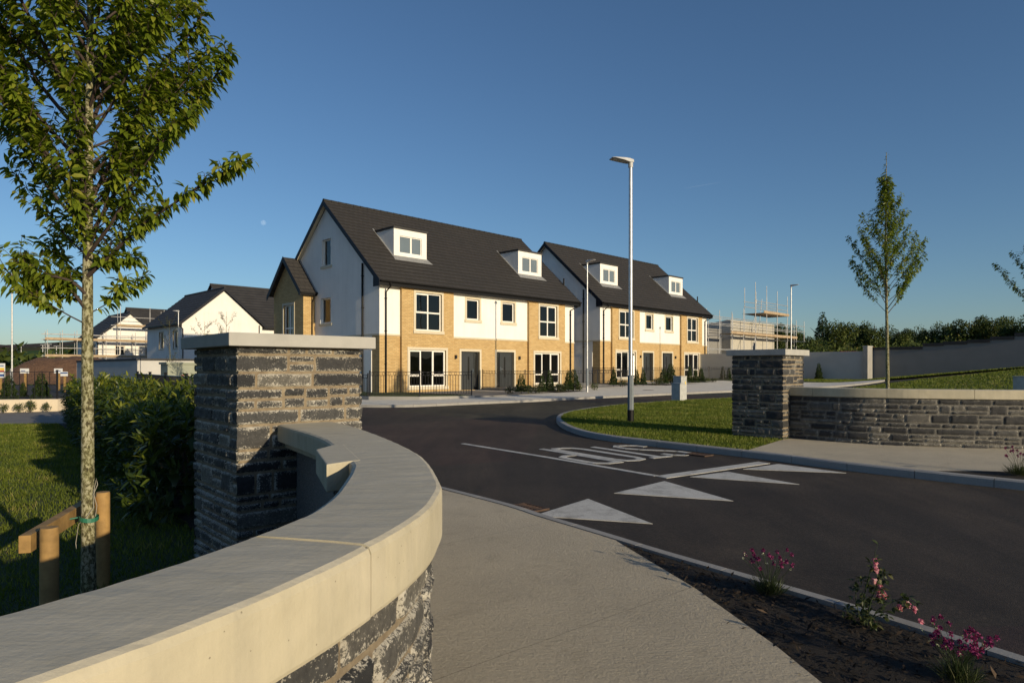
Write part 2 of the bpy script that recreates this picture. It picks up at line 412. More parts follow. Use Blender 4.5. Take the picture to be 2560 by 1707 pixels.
M['leaf'] = m_leaf('cherry_leaf', [(0, (.075, .115, .010)), (.5, (.15, .20, .017)), (.85, (.22, .265, .026)), (1, (.28, .27, .045))], .42)
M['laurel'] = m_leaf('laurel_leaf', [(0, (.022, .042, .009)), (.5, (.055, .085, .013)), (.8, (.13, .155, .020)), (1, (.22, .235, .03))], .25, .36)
M['conifer'] = m_leaf('conifer_spray', [(0, (.018, .038, .010)), (.6, (.035, .062, .014)), (1, (.07, .095, .02))], .15, .6)
M['grass'] = m_leaf('grass_blade', [(0, (.070, .105, .010)), (.6, (.125, .160, .016)), (.9, (.19, .205, .030)), (1, (.28, .24, .09))], .3, .6)
M['wood_leaf'] = m_leaf('woodland_leaf', [(0, (.028, .046, .010)), (.5, (.058, .084, .016)), (.9, (.10, .125, .022)), (1, (.14, .13, .035))], .2, .7)
M['birch_leaf'] = m_leaf('pale_leaf', [(0, (.05, .075, .02)), (1, (.13, .15, .05))], .3, .6)
M['dark_leaf'] = m_leaf('shrub_leaf', [(0, (.020, .034, .012)), (.7, (.05, .068, .02)), (1, (.10, .10, .04))], .2, .55)
M['pink'] = m_leaf('pink_petal', [(0, (.45, .10, .20)), (.6, (.62, .20, .30)), (1, (.75, .50, .50))], .3, .6)
M['magenta'] = m_leaf('magenta_petal', [(0, (.13, .010, .065)), (.7, (.24, .020, .125)), (1, (.33, .07, .20))], .25, .6)
M['bud'] = m_leaf('pale_bud', [(0, (.45, .48, .30)), (1, (.65, .66, .50))], .2, .6)
def m_bark(name, c0, c1, c2):
    m, nt, b, _ = newmat(name); N = NT(nt); co = N.coord()
    c = N.ramp(N.noise(N.coord('Object', (1, 1, .55)), 55, 6, .7, .5), [(.40, c0), (.49, c1), (.56, c2)])
    c = N.mix(.6, c, N.ramp(N.noise(co, 7, 4), [(.35, (.75, .80, .45)), (.65, (1.05, 1.03, 1.0))]), 'MULTIPLY')
    N.l(c, b.inputs['Base Color']); b.inputs['Roughness'].default_value = .9
    N.l(N.bump(N.noise(co, 80, 5, .7), .7, .008), b.inputs['Normal']); return m
M['bark'] = m_bark('lichen_bark', (.050, .042, .022), (.15, .14, .07), (.35, .335, .25))
M['twig'] = flat('dark_twig', (.045, .03, .024), .8)
M['chips'] = m_leaf('bark_chip', [(0, (.008, .0055, .004)), (.7, (.034, .022, .014)), (1, (.12, .08, .048))], .0, .9)
# ------------------------------------------------------------------ camera, sun, sky
cam = bpy.data.cameras.new('camera'); co_ = bpy.data.objects.new('camera', cam); col.objects.link(co_)
co_.location = (0, 0, EYE); co_.rotation_euler = (R(90), 0, 0)
cam.sensor_width = 36; cam.lens = 36 * 1650 / 2560; cam.shift_y = 68.5 / 2560; cam.clip_end = 30000; cam.clip_start = .05
scene.camera = co_
SUN_EL, SUN_AZ = R(12.8), math.atan2(.692, -.722)      # azimuth from +Y towards +X
w = bpy.data.worlds.new('World'); scene.world = w; w.use_nodes = True
nt = w.node_tree; bg = nt.nodes['Background']
sky = nt.nodes.new('ShaderNodeTexSky'); sky.sky_type = 'NISHITA'; sky.sun_disc = False
sky.sun_elevation = SUN_EL; sky.sun_rotation = SUN_AZ; sky.altitude = 0; sky.air_density = 1.0; sky.dust_density = .45; sky.ozone_density = 4.2
nt.links.new(sky.outputs[0], bg.inputs[0]); bg.inputs[1].default_value = .107
sl = bpy.data.lights.new('sun', 'SUN'); sl.energy = 4.9; sl.angle = R(.5); sl.color = (1., .82, .55)
so = bpy.data.objects.new('sun', sl); col.objects.link(so)
d = Vector((math.sin(SUN_AZ) * math.cos(SUN_EL), math.cos(SUN_AZ) * math.cos(SUN_EL), math.sin(SUN_EL)))
so.rotation_euler = d.to_track_quat('Z', 'Y').to_euler(); so.location = (20, -20, 20)
scene.view_settings.view_transform = 'Standard'; scene.view_settings.look = 'None'; scene.view_settings.gamma = 1; scene.view_settings.exposure = 0.
scene.render.engine = 'CYCLES'; scene.cycles.max_bounces = 6; scene.cycles.transparent_max_bounces = 8
try: scene.cycles.use_denoising = True
except Exception: pass

# ------------------------------------------------------------------ terrain and ground sheets
def terrain():
    radii = [0, 30, 60, 75, 95, 120, 150, 200, 260, 330, 420, 540, 700, 900, 1150, 1500, 2000, 2700, 3600, 5000, 8000]
    nA = 144; V = []; T = []
    for i, r in enumerate(radii):
        for k in range(nA):
            a = 2 * math.pi * k / nA; x, y = r * math.sin(a), r * math.cos(a)
            t = sst((r - 60) / 60.)
            z = (G(x, y) - .09) * (1 - t) + (G(x, y) * 60 / max(r, 60) - .09) * t
            A = math.degrees(math.atan2(x, y))           # bearing, + right
            if abs(A) < 120:
                lw = sst((-A + 2) / 24.)                  # valley and ridge to the left
                z += lw * (-7 * sst((r - 60) / 120.) * (1 - sst((r - 500) / 900.)) + 62 * sst((r - 420) / 1500.) * (1 + .12 * math.sin(A * .55) + .05 * math.sin(A * 2.1)))
                rw = 1 - lw
                z += rw * (8 * sst((r - 80) / 240.) + 20 * sst((r - 320) / 1500.))
            V.append((x, y, z))
    F = []
    for i in range(len(radii) - 1):
        for k in range(nA):
            a, b = i * nA + k, i * nA + (k + 1) % nA; F.append((a, b, b + nA, a + nA))
    me = np_mesh('ground', V, F, [M['terrain']], smooth=True)
    o = link('ground', me); o['kind'] = 'structure'
terrain()

# road: estate road, its side street and the street in front of the houses
sheet('road', [(-20, 60), (-60, 60), (-60, -15), (60, -15), (60, 62)], -.0, M['asphalt'])

CW = Curve([(-1.47, 5.42), (-1.10, 4.80), (-.52, 3.50), (-.285, 2.6), (-.250, 2.2), (-.272, 1.92), (-.335, 1.65), (-.43, 1.36), (-.56, 1.08), (-.75, .80), (-1.05, .50), (-1.5, .2), (-2.2, -.1), (-3.4, -.4)])
# footpath on the near side, between the curved wall and the planted strip
inner = [CW.off(t, -.18) for t in np.linspace(0, CW.L, 40)]
pathpoly = inner + [(-3.4, -2.0), (1.0, -2.0), (1.35, -.6), (1.55, 1.0), (1.64, 2.3), (1.60, 3.0), (1.50, 3.75), (1.31, 4.7), (.955, 5.93), (.92, 6.13), (.34, 6.98), (0, 7.50), (-.92, 8.62), (-13.2, 24.0), (-14.6, 23.0), (-3.2, 8.0), (-2.2, 6.5), (-1.6, 6.0)]
sheet('footpath', pathpoly, .025, M['path'])
kpath = [(-14.0, 24.7), (-.92, 8.66), (0, 7.54), (.34, 7.02), (.94, 6.18), (1.29, 5.66), (1.80, 4.98), (2.38, 4.2), (2.77, 3.6), (3.5, 2.45), (4.4, 1.2), (5.6, 0), (7.5, -1.3)]

def kerb(name, pts, width, top, side, label=None, seg=.9):
    """a run of kerbstones; side +1 puts the width to the left of travel"""
    c = Curve(pts); mb = MB(); n = max(1, round(c.L / seg))
    for i in range(n):
        t0, t1 = c.L * i / n + .004, c.L * (i + 1) / n - .004; q = max(1, int((t1 - t0) / .25))
        for k in range(q):
            a, b = t0 + (t1 - t0) * k / q, t0 + (t1 - t0) * (k + 1) / q
            A, B, Cc, D = c.pos(a), c.pos(b), c.off(b, width * side), c.off(a, width * side)
            ch = .018
            Ai, Bi = c.off(a, ch * side), c.off(b, ch * side)
            z = lambda p, h: (p[0], p[1], Gz(*p) + h)
            mb.add([z(A, -.08), z(B, -.08), z(B, top - ch), z(A, top - ch), z(Ai, top), z(Bi, top), z(Cc, top), z(D, top), z(Cc, -.08), z(D, -.08)],
                   [(0, 1, 2, 3), (3, 2, 5, 4), (4, 5, 6, 7), (7, 6, 8, 9)])
            if k == 0: mb.poly([z(A, -.08), z(A, top - ch), z(Ai, top), z(D, top), z(D, -.08)])
            if k == q - 1: mb.poly([z(B, -.08), z(B, top - ch), z(Bi, top), z(Cc, top), z(Cc, -.08)])
    o = mb.build(name, M['kerb']); o['kind'] = 'structure'
    return o
kerb('kerb', kpath[1:], .10, .034, -1)
# planted strip in front
bed = [(.98, 5.92), (1.31, 5.45), (1.74, 4.86), (2.31, 4.08), (2.69, 3.52), (3.42, 2.37), (4.3, 1.12), (5.5, -.1), (7.4, -1.4), (6, -3), (1.0, -2.0), (1.35, -.6), (1.55, 1.0), (1.64, 2.3), (1.60, 3.0), (1.50, 3.75), (1.31, 4.7)]
bed = [(x * 1. , y) for x, y in bed]
sheet('planting_bed', bed, .012, M['mulch'])

# lawn on the left behind the curved wall
lawnL = [CW.off(t, -.2) for t in np.linspace(0, CW.L, 40)][::-1] + [(-1.6, 5.2), (-2.4, 6.0), (-3.1, 6.45), (-5.0, 8.9), (-13.0, 18.9), (-30, 18.7), (-30, -.4)]
sheet('lawn', lawnL, .0 + .018, M['lawn'])
sheet('path', [(-12.6, 18.92), (-11.4, 20.6), (-13.6, 24.0), (-15.4, 26.8), (-14.5, 34), (-19, 34), (-17.2, 24.2), (-40, 20.7 + 2.4), (-40, 18.72), (-30, 18.72)], .022, M['drive'])
sheet('hedge_bed', [(-13.0, 18.9), (-5.0, 8.9), (-3.1, 6.45), (-2.4, 6.0), (-1.9, 6.6), (-3.4, 8.3), (-11.6, 20.2)], .03, M['mulch'])
# grass island and upper lawn on the right
isl = Curve([(14, 30.2), (8.79, 26.67), (6.31, 25.31), (4.93, 24.29), (3.19, 22.62), (1.94, 20.73), (1.40, 19.3), (1.20, 17.81), (1.26, 16.06), (1.46, 14.86), (1.70, 14.1), (1.99, 13.55), (2.40, 13.01), (2.98, 12.28), (3.56, 11.56), (4.04, 10.98), (4.34, 10.56), (4.66, 10.05), (5.20, 9.35), (5.9, 8.55), (6.6, 7.8), (8, 6.6), (10.5, 4.9), (16, 2.4)])
kerb('kerb', [isl.pos(t) for t in np.linspace(0, isl.L, 46)], .13, .115, 1)
def isl_in(t0, t1, n): return [isl.off(t, .12) for t in np.linspace(t0, t1, n)]
def isl_t(x, y): d = np.hypot(isl.p[:, 0] - x, isl.p[:, 1] - y); return float(isl.s[int(d.argmin())])
tG = isl_t(3.96, 11.2); tB = isl_t(5.5, 9.0)
RW = Curve([(5.05, 13.35), (5.45, 12.95), (5.80, 12.5), (6.24, 12.03), (6.7, 11.72), (7.21, 11.47), (8.57, 11.05), (11, 10.65), (15, 10.3), (22, 10.2)])
rwpts = [RW.pos(t) for t in np.linspace(.4, RW.L, 30)]
lawnR = isl_in(0, tG, 60) + [(5.19, 12.67), (5.62, 13.0)] + [(x + .05, y + .08) for x, y in rwpts[1:]] + [(22, 13), (40, 20), (40, 36.5), (28, 37.0), (22.5, 36.2), (19, 34.0)]
sheet('lawn', lawnR, .09, M['lawn'], step=1.5)
pathR = isl_in(tG, tB, 14) + [(5.64, 9.02), (6.3, 8.98), (6.75, 8.9), (8, 8.55), (10, 7.9), (16, 7.2), (22, 7.)] + rwpts[::-1] + [(5.19, 12.67)]
sheet('footpath', pathR, .10, M['path'])
sheet('planting_bed', isl_in(tB + .02, isl.L, 30) + [(22, 7.), (16, 7.2), (10, 7.9), (8, 8.55), (6.75, 8.9), (6.3, 8.98), (5.64, 9.02)], .095, M['mulch'])
upper = [(20.5, 41.5), (23.5, 40.4), (28, 40.6), (36, 39.5), (44, 39), (44, 25 + 22), (33, 47), (26, 50), (18, 54), (14, 54), (16, 46)]
sheet('lawn', upper, .10, M['lawn'], step=1.5)

# street kerb and pavement in front of the houses
fk = [(-16, 31.5), (-11, 28.5), (-8, 26.3), (-6.6, 25.2), (-5.66, 24.75), (-4.5, 24.5), (-3.5, 24.62), (-2.0, 25.45), (-.16, 26.35), (1.15, 27.05), (2.61, 28.1), (5.71, 29.9), (8.0, 31.35), (10.9, 32.9), (14.5, 34.0), (17.6, 35.3), (20.3, 37.3), (22.6, 40), (24, 44)]
kerb('kerb', fk, .14, .10, 1)
fkc = Curve(fk); fin = [fkc.off(t, .135) for t in np.linspace(0, fkc.L, 50)]
H1O, H2O, HANG = (-6.46, 32.16), (6.06, 45.4), 45.4
UX, UY = math.cos(R(HANG)), math.sin(R(HANG))
def hw(o, x, y): return (o[0] + UX * x - UY * y, o[1] + UY * x + UX * y)
sheet('pavement', fin + [(20, 47), (14, 49), (0, 47), (-12, 36), (-16, 33)], .098, M['pave'])
def pad(name, o, pts, z0, mat):
    mb = MB(); mb.prism([hw(o, *p) for p in pts], lambda x, y: G(x, y) - .02, z0)
    ob = mb.build(name, mat); ob['kind'] = 'structure'; return ob
pad('garden_plot', H1O, [(-2.7, -3.2), (-1.35, -4.95), (-.2, -5.55), (1.05, -5.75), (1.2, 0), (0, 0), (0, 9), (-2.7, 9)], .49, M['kerb'])
pad('garden_lawn', H1O, [(-2.55, -3.1), (-1.25, -4.80), (-.2, -5.4), (1.0, -5.6), (1.1, -.05), (0, -.05), (0, 8), (-2.55, 8)], .505, M['lawn'])
pad('driveway', H1O, [(1.06, -5.76), (2.2, -6.0), (6.3, -6.0), (6.6, -3.9), (6.6, 0), (1.21, 0)], .475, M['drive'])
pad('shrub_bed', H1O, [(6.31, -6.0), (10.0, -6.3), (15.8, -6.6), (17.2, -6.6), (17.2, 0), (6.61, 0), (6.61, -3.9)], .515, M['mulch'])
pad('door_landing', H1O, [(6.72, -3.6), (9.9, -3.6), (9.9, 0), (6.72, 0)], .60, M['kerb'])
pad('shrub_bed', H2O, [(-1.2, -6.0), (16.5, -6.4), (20, -4), (20, 0), (-1.2, 0)], .685, M['mulch'])
pad('driveway', H2O, [(5.0, -5.6), (9.6, -5.6), (9.6, 0), (5.0, 0)], .70, M['drive'])

# ------------------------------------------------------------------ road markings and ironwork
def marking(name, polys, label, group=None):
    mb = MB()
    for p in polys: mb.prism(p, lambda x, y: G(x, y) + .001, lambda x, y: G(x, y) + .006)
    return tag(mb.build(name, M['paint']), label, 'road marking', group)
def strip(a, b, wd):
    dx, dy = b[0] - a[0], b[1] - a[1]; l = math.hypot(dx, dy); nx, ny = -dy / l * wd / 2, dx / l * wd / 2
    return [(a[0] + nx, a[1] + ny), (a[0] - nx, a[1] - ny), (b[0] - nx, b[1] - ny), (b[0] + nx, b[1] + ny)]
marking('stop_line', [strip((2.10, 9.31), (4.02, 10.52), .22)], 'broad pale stop line painted across the side street mouth')
marking('centre_line', [strip((2.06, 9.42), (.55, 11.44), .10), strip((.55, 11.44), (-1.0, 13.40), .10)], 'thin pale centre line running from the stop line up the street')
for k, (t, lb) in enumerate([([(.23, 7.06), (.91, 7.90), (1.42, 6.66)], 'pale triangle painted on the road, closest to the near footpath'),
        ([(1.27, 8.22), (2.08, 9.00), (2.58, 7.69)], 'pale painted triangle in front of the end of the centre line'),
        ([(2.51, 9.31), (3.17, 9.69), (3.77, 8.66)], 'pale painted triangle touching the middle of the stop line'),
        ([(3.47, 9.91), (4.18, 10.36), (4.80, 9.48)], 'small pale painted triangle against the kerb of the far footpath')]):
    marking('ramp_triangle', [t], lb, 'ramp triangles across the side street')
def stop_text():
    # letters read by a driver coming from the houses: across axis a, along axis l (top of letter towards camera)
    top = {}
    def quadmap(c00, c10, c01, c11):
        def f(u, v):
            return tuple((1 - u) * (1 - v) * c00[i] + u * (1 - v) * c10[i] + (1 - u) * v * c01[i] + u * v * c11[i] for i in (0, 1))
        return f
    # u: 0 = S side (kerb) .. 1 = P side; v: 0 = foot (far), 1 = head (near)
    f = quadmap((2.38, 12.85), (.12, 12.35), (3.25, 11.6), (1.40, 10.54))
    wd = [(0, .225), (.27, .47), (.53, .75), (.80, 1.0)]
    polys = []
    def L(u0, u1): return lambda a, v: f(u0 + (u1 - u0) * a, v)
    def stroke(fn, pts, wu=.13, wv=.045):
        P = [fn(*p) for p in pts]
        for a, b in zip(P[:-1], P[1:]): polys.append(strip(a, b, .125))
        for c in P[1:-1]: polys.append([(c[0] + .0675 * math.cos(k * math.pi / 4), c[1] + .0675 * math.sin(k * math.pi / 4)) for k in range(8)])
    s = L(*wd[0]); stroke(s, [(.98, .80), (.92, .93), (.7, 1.0), (.3, 1.0), (.05, .92), (.05, .74), (.25, .62), (.75, .42), (.96, .28), (.96, .10), (.7, 0), (.3, 0), (.05, .07), (.02, .2)])
    t = L(*wd[1]); stroke(t, [(.5, 0), (.5, .98)]); stroke(t, [(0, .97), (1, .97)])
    o = L(*wd[2]); stroke(o, [(.5, 0), (.15, .03), (.02, .14), (.02, .86), (.15, .97), (.5, 1.0), (.85, .97), (.98, .86), (.98, .14), (.85, .03), (.5, 0)])
    p = L(*wd[3]); stroke(p, [(.04, 0), (.04, 1.0), (.6, 1.0), (.93, .94), (.98, .84), (.98, .66), (.93, .56), (.6, .5), (.04, .5)])
    # lift alternate pieces so that no two overlapping faces share a plane
    mb = MB()
    for i, q in enumerate(polys): mb.prism(q, lambda x, y: G(x, y) + .001, lambda x, y, i=i: G(x, y) + .005 + .00015 * (i % 12))
    return tag(mb.build('stop_lettering', M['paint']), 'word STOP painted long on the asphalt lane by the kerb', 'road marking')
stop_text()
def grate(loc, rz, lw, label, mat):
    mb = MB(); Lh, Wh = lw[0] / 2, lw[1] / 2
    mb.box(-Lh, Lh, -Wh, -Wh + .03, 0, .02); mb.box(-Lh, Lh, Wh - .03, Wh, 0, .02); mb.box(-Lh, -Lh + .03, -Wh + .03, Wh - .03, 0, .02); mb.box(Lh - .03, Lh, -Wh + .03, Wh - .03, 0, .02)
    n = 7
    for i in range(n): x = -Lh + .03 + (lw[0] - .06) * (i + .5) / n; mb.box(x - .012, x + .012, -Wh + .03, Wh - .03, .002, .016)
    mb.box(-Lh + .03, Lh - .03, -.012, .012, .001, .0185)
    o = mb.build('drain_grate', mat); o.location = (loc[0], loc[1], G(*loc) + .002); o.rotation_euler.z = rz
    return tag(o, label, 'drain')
grate((.17, 7.42), R(-51), (.42, .30), 'dark iron drain grate at the edge of the near footpath', M['rust'])
grate((3.24, 11.42), R(-51), (.40, .26), 'rusty drain grate below the grass island kerb', M['rust'])
o = MB(); o.prism([(.28 * math.cos(a), .2 * math.sin(a)) for a in np.linspace(0, 6.28, 16, endpoint=False)], 0, .006)
o = o.build('manhole_cover', M['rust']); p = at(1621, 975, .10); o.location = (p[0], p[1], G(p[0], p[1]) + .10); tag(o, 'small dark cover set in the pale pavement before the houses', 'manhole cover')

# ------------------------------------------------------------------ stonework
def make_bands(z0, z1, rg, lo=.055, hi=.185):
    out = []; z = z0
    while z < z1 - 1e-6:
        h = rg.uniform(lo, hi)
        if z1 - z - h < lo: h = z1 - z
        out.append((z, z + h)); z += h
    return out
def stones(pos, nrm, L, bands, res, depth, rg, ext0=0., ext1=0., smin=.10, smax=.36, j=.0072):
    """rough split stones laid in mixed courses: pos(s)->(x,y), nrm(s)->(nx,ny)"""
    V = []; T = []; ED = []; RD = []
    def stone(s0, s1, za, zb, c0, c1):
        r = rg.random(); off = Vector((rg.uniform(0, 99), rg.uniform(0, 99), rg.uniform(0, 99)))
        a0 = s0 + (j if not c0 else -c0); a1 = s1 - (j if not c1 else -c1); b0, b1 = za + j, zb - j
        nx = max(3, int((a1 - a0) / res)); nz = max(3, int((b1 - b0) / res)); base = len(V)
        pro = depth * rg.uniform(.45, 1.)
        tilt = rg.uniform(-.2, .2); tz = rg.uniform(-.25, .25)
        for k in range(nz + 1):
            for i in range(nx + 1):
                s = a0 + (a1 - a0) * i / nx; z = b0 + (b1 - b0) * k / nz
                es = min(s - a0 if not c0 else 9, a1 - s if not c1 else 9); ez = min(z - b0, b1 - z); e = min(es, ez)
                if min(es, ez) < .02:
                    cr = math.hypot(max(0, .018 - es), max(0, .018 - ez)); e = max(0, .018 - cr) if cr > 0 else e
                f = sst(e / .011)
                n1 = mnoise.noise(off + Vector((s * 9, z * 14, 0))); n2 = mnoise.noise(off + Vector((s * 34, z * 34, 5)))
                if i in (0, nx) or k in (0, nz): s += n2 * .004; z += n1 * .004
                dd = -.005 + f * (pro + .005 + depth * (.35 * n1 + tilt * (i / nx - .5) + tz * (k / nz - .5)) + n2 * .0045)
                x, y = pos(s); ux, uy = nrm(s)
                V.append((x + ux * dd, y + uy * dd, z)); ED.append(min(1., e / .035)); RD.append(r)
        for k in range(nz):
            for i in range(nx):
                a = base + k * (nx + 1) + i; T.append((a, a + 1, a + nx + 2, a + nx + 1))
    for zb, zt in bands:
        s = 0.
        while s < L - 1e-6:
            l = rg.uniform(smin, smax) * (1.2 if zt - zb > .11 else 1.)
            if L - s - l < smin * .8: l = L - s
            c0 = ext0 if s < 1e-6 else 0; c1 = ext1 if s + l > L - 1e-6 else 0
            if zt - zb > .118 and rg.random() < .62:
                zm = zb + (zt - zb) * rg.uniform(.38, .62)
                for A, B in ((zb, zm), (zm, zt)):
                    if l > .26 and rg.random() < .5:
                        q = s + l * rg.uniform(.35, .65); stone(s, q, A, B, c0, 0); stone(q, s + l, A, B, 0, c1)
                    else: stone(s, s + l, A, B, c0, c1)
            else: stone(s, s + l, zb, zt, c0, c1)
            s += l
    return V, T, ED, RD
def merge(parts):
    V, T, E, Rr = [], [], [], []
    for v, t, e, r in parts:
        o = len(V); V += v; T += [tuple(o + i for i in f) for f in t]; E += e; Rr += r
    return V, T, E, Rr
def stone_obj(name, parts, parent, mat=None):
    V, T, E, Rr = merge(parts)
    return link(name, np_mesh(name, V, T, [mat or M['stone']], {'edge': E, 'rnd': Rr}, smooth=True), parent)

def pillar(label, corner, ang, wdt, z0, z1, capz0, capz1, capo, res, seed, sm=None, mm=None):
    """corner: stone corner nearest the camera; ang: bearing of the right-hand face from +Y"""
    rg = random.Random(seed)
    root = empty('stone_pillar', (corner[0], corner[1], z0), 0, label, 'gate pillar')
    u = (math.sin(ang), math.cos(ang)); v = (-math.cos(ang), math.sin(ang))
    P = lambda a, b: (u[0] * a + v[0] * b, u[1] * a + v[1] * b)
    dp = .022; bands = make_bands(0, z1 - z0, rg); parts = []
    faces = [((0, 0), u, (-v[0], -v[1]), res), ((0, 1), (-v[0], -v[1]), (-u[0], -u[1]), res), ((1, 1), (-u[0], -u[1]), v, .04), ((1, 0), v, u, .04)]
    for (ca, cb), dr, nn, rs in faces:
        o = P(ca * wdt, cb * wdt)
        parts.append(stones(lambda s, o=o, dr=dr: (o[0] + dr[0] * s, o[1] + dr[1] * s), lambda s, nn=nn: nn, wdt, bands, rs, dp, rg, dp * .7, dp * .7, smax=.40))
    stone_obj('stonework', parts, root, sm)
    mb = MB(); mb.prism([P(0, 0), P(wdt, 0), P(wdt, wdt), P(0, wdt)], -.05, z1 - z0); mb.build('mortar', mm or M['mortar'], root)
    c0, c1 = -capo, wdt + capo
    mb = MB(); mb.prism([P(c0, c0), P(c1, c0), P(c1, c1), P(c0, c1)], capz0 - z0, capz1 - z0); mb.build('cap', M['cap'], root, bevel=.006)
    return root
pillar('dark stone gate pillar with a flat grey cap, joined to the curved foreground wall', (-2.035, 4.905), R(48.3), 1.0, .0, 1.822, 1.822, 1.920, .10, .0105, 3)
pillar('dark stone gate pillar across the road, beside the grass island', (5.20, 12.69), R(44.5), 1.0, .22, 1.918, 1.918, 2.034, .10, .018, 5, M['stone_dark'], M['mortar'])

def sweep(mb, curve, t0, t1, prof, step, sgn, jit=0., mi=0):
    n = max(2, int((t1 - t0) / step)); m = len(prof(t0) if callable(prof) else prof); vs = []
    for i in range(n + 1):
        t = t0 + (t1 - t0) * i / n
        for o, z in (prof(t) if callable(prof) else prof):
            x, y = curve.off(t, o * sgn)
            if jit:
                q = mnoise.noise(Vector((t * 14, o * 20, z * 20))) * jit + mnoise.noise(Vector((t * 50, o * 40, z * 40))) * jit * .5
                z += q * .6; x += q * .3
            vs.append((x, y, z))
    fs = []
    for i in range(n):
        for k in range(m): fs.append((i * m + k, i * m + (k + 1) % m, (i + 1) * m + (k + 1) % m, (i + 1) * m + k))
    fs += [tuple(range(m)), tuple(range(n * m, (n + 1) * m))]
    mb.add(vs, fs, mi)
def cop_prof(wi, wo, z0, z1, ch=.022, drop=.055):
    # outer edge (wo, + = outward) to inner edge (-wi); arrises rounded
    return [(wo - .004, z0), (wo, z0 + .01), (wo, z0 + (z1 - z0) * .5), (wo, z1 - ch), (wo - ch * .3, z1 - ch * .3), (wo - ch, z1), (wo - .1, z1 + .001), (-wi + .1, z1 + .001), (-wi + ch, z1), (-wi + ch * .3, z1 - ch * .3), (-wi, z1 - ch), (-wi, z0 + drop), (-wi + .05, z0 + drop), (-wi + .06, z0)]
ZT = EYE - .43
wl = empty('curved_stone_wall', (-.25, 2.2, 0), 0, 'low curved stone wall with broad pale coping in the foreground', 'wall')
def rel(o, root):
    o.parent = root; o.matrix_parent_inverse = Matrix.Translation(-root.location); return o
def t_of(cv, x, y): d = np.hypot(cv.p[:, 0] - x, cv.p[:, 1] - y); return float(cv.s[int(d.argmin())])
tj = t_of(CW, -.345, 1.62)
inn = Curve([(-1.84, 5.14), (-1.267, 4.24), (-1.01, 3.70), (-.757, 3.06), (-.695, 2.83), (-.645, 2.5), (-.612, 2.2), (-.620, 1.9), (-.69, 1.6)])
def wi_of(t):
    x, y = CW.pos(t); d_ = CW.tan(t); nx, ny = d_[1], -d_[0]       # inward normal
    rel_ = inn.p - np.array([x, y]); al = np.abs(rel_ @ np.array(d_)); k = int(al.argmin()); return max(.345, float(rel_[k] @ np.array([nx, ny])))
mb = MB(); sweep(mb, CW, 0.02, tj - .002, lambda t: cop_prof(wi_of(t), 0., ZT - .18, ZT), .03, 1, .003); rel(mb.build('coping', M['coping']), wl)
mb = MB(); sweep(mb, CW, tj + .002, CW.L, cop_prof(.355, 0., ZT - .183, ZT - .004), .03, 1, .003); rel(mb.build('coping', M['coping']), wl)
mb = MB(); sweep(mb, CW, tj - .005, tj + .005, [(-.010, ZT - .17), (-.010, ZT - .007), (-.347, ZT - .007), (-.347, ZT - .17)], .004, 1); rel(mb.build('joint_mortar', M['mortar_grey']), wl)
# the short block of coping that turns back from the wall
mb = MB(); st = [(-1.01, 3.73), (-1.043, 3.51), (-.832, 2.96), (-.757, 3.07), (-.80, 3.3)]
st = st[:4] + [(-.71, 3.10), (-.955, 3.745)]
mb.prism(st, ZT - .125, ZT + .0022); rel(mb.build('coping_return', M['coping'], bevel=.006), wl)
mb = MB(); mb.prism([(-.99, 3.64), (-.98, 3.52), (-.86, 3.18), (-.80, 3.2)], 0., ZT - .126); rel(mb.build('return_pier', M['dash']), wl)
rg = random.Random(9)
sb = make_bands(-.02, ZT - .185, rg, .055, .17)
SO = .055
parts = [stones(lambda s: CW.off(s + 0.02, -SO), lambda s: (lambda d: (-d[1], d[0]))(CW.tan(s + .02)), CW.L - 1.6, sb, .0105, .022, rg, smax=.42)]
rel(stone_obj('stonework', parts, None), wl)
mb = MB(); sweep(mb, CW, .0, CW.L, [(-SO, -.05), (-SO, ZT - .178), (-.19, ZT - .178), (-.19, -.05)], .06, 1); rel(mb.build('mortar', M['mortar']), wl)
mb = MB(); sweep(mb, CW, .0, CW.L, [(-.192, -.05), (-.192, ZT - .181), (-.31, ZT - .181), (-.31, -.05)], .06, 1); rel(mb.build('rendered_back', M['dash']), wl)

wr = empty('curved_stone_wall', (5.45, 12.95, .2), 0, 'low curved dark stone wall beyond the road, running from the far pillar to the edge', 'wall')
ZR = 1.298
js = [.42, 1.05, 2.3, 3.6, 4.9, 6.2, 7.6, 9.2, 11, 13, 15, RW.L]
for a, b in zip(js[:-1], js[1:]):
    mb = MB(); sweep(mb, RW, a + .003, b - .003, cop_prof(.32, .04, ZR - .16, ZR, .012), .08, -1, .002); rel(mb.build('coping', M['coping']), wr)
rg = random.Random(21)
parts = [stones(lambda s: RW.pos(s + .4), lambda s: (lambda d: (d[1], -d[0]))(RW.tan(s + .4)), 7.2, make_bands(.15, ZR - .165, rg, .05, .19), .022, .024, rg, smin=.12, smax=.5, j=.0055)]
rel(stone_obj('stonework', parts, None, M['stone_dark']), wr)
mb = MB(); sweep(mb, RW, .4, RW.L, [(0, 0), (0, ZR - .158), (-.28, ZR - .158), (-.28, 0)], .12, -1); rel(mb.build('mortar', M['mortar_grey']), wr)
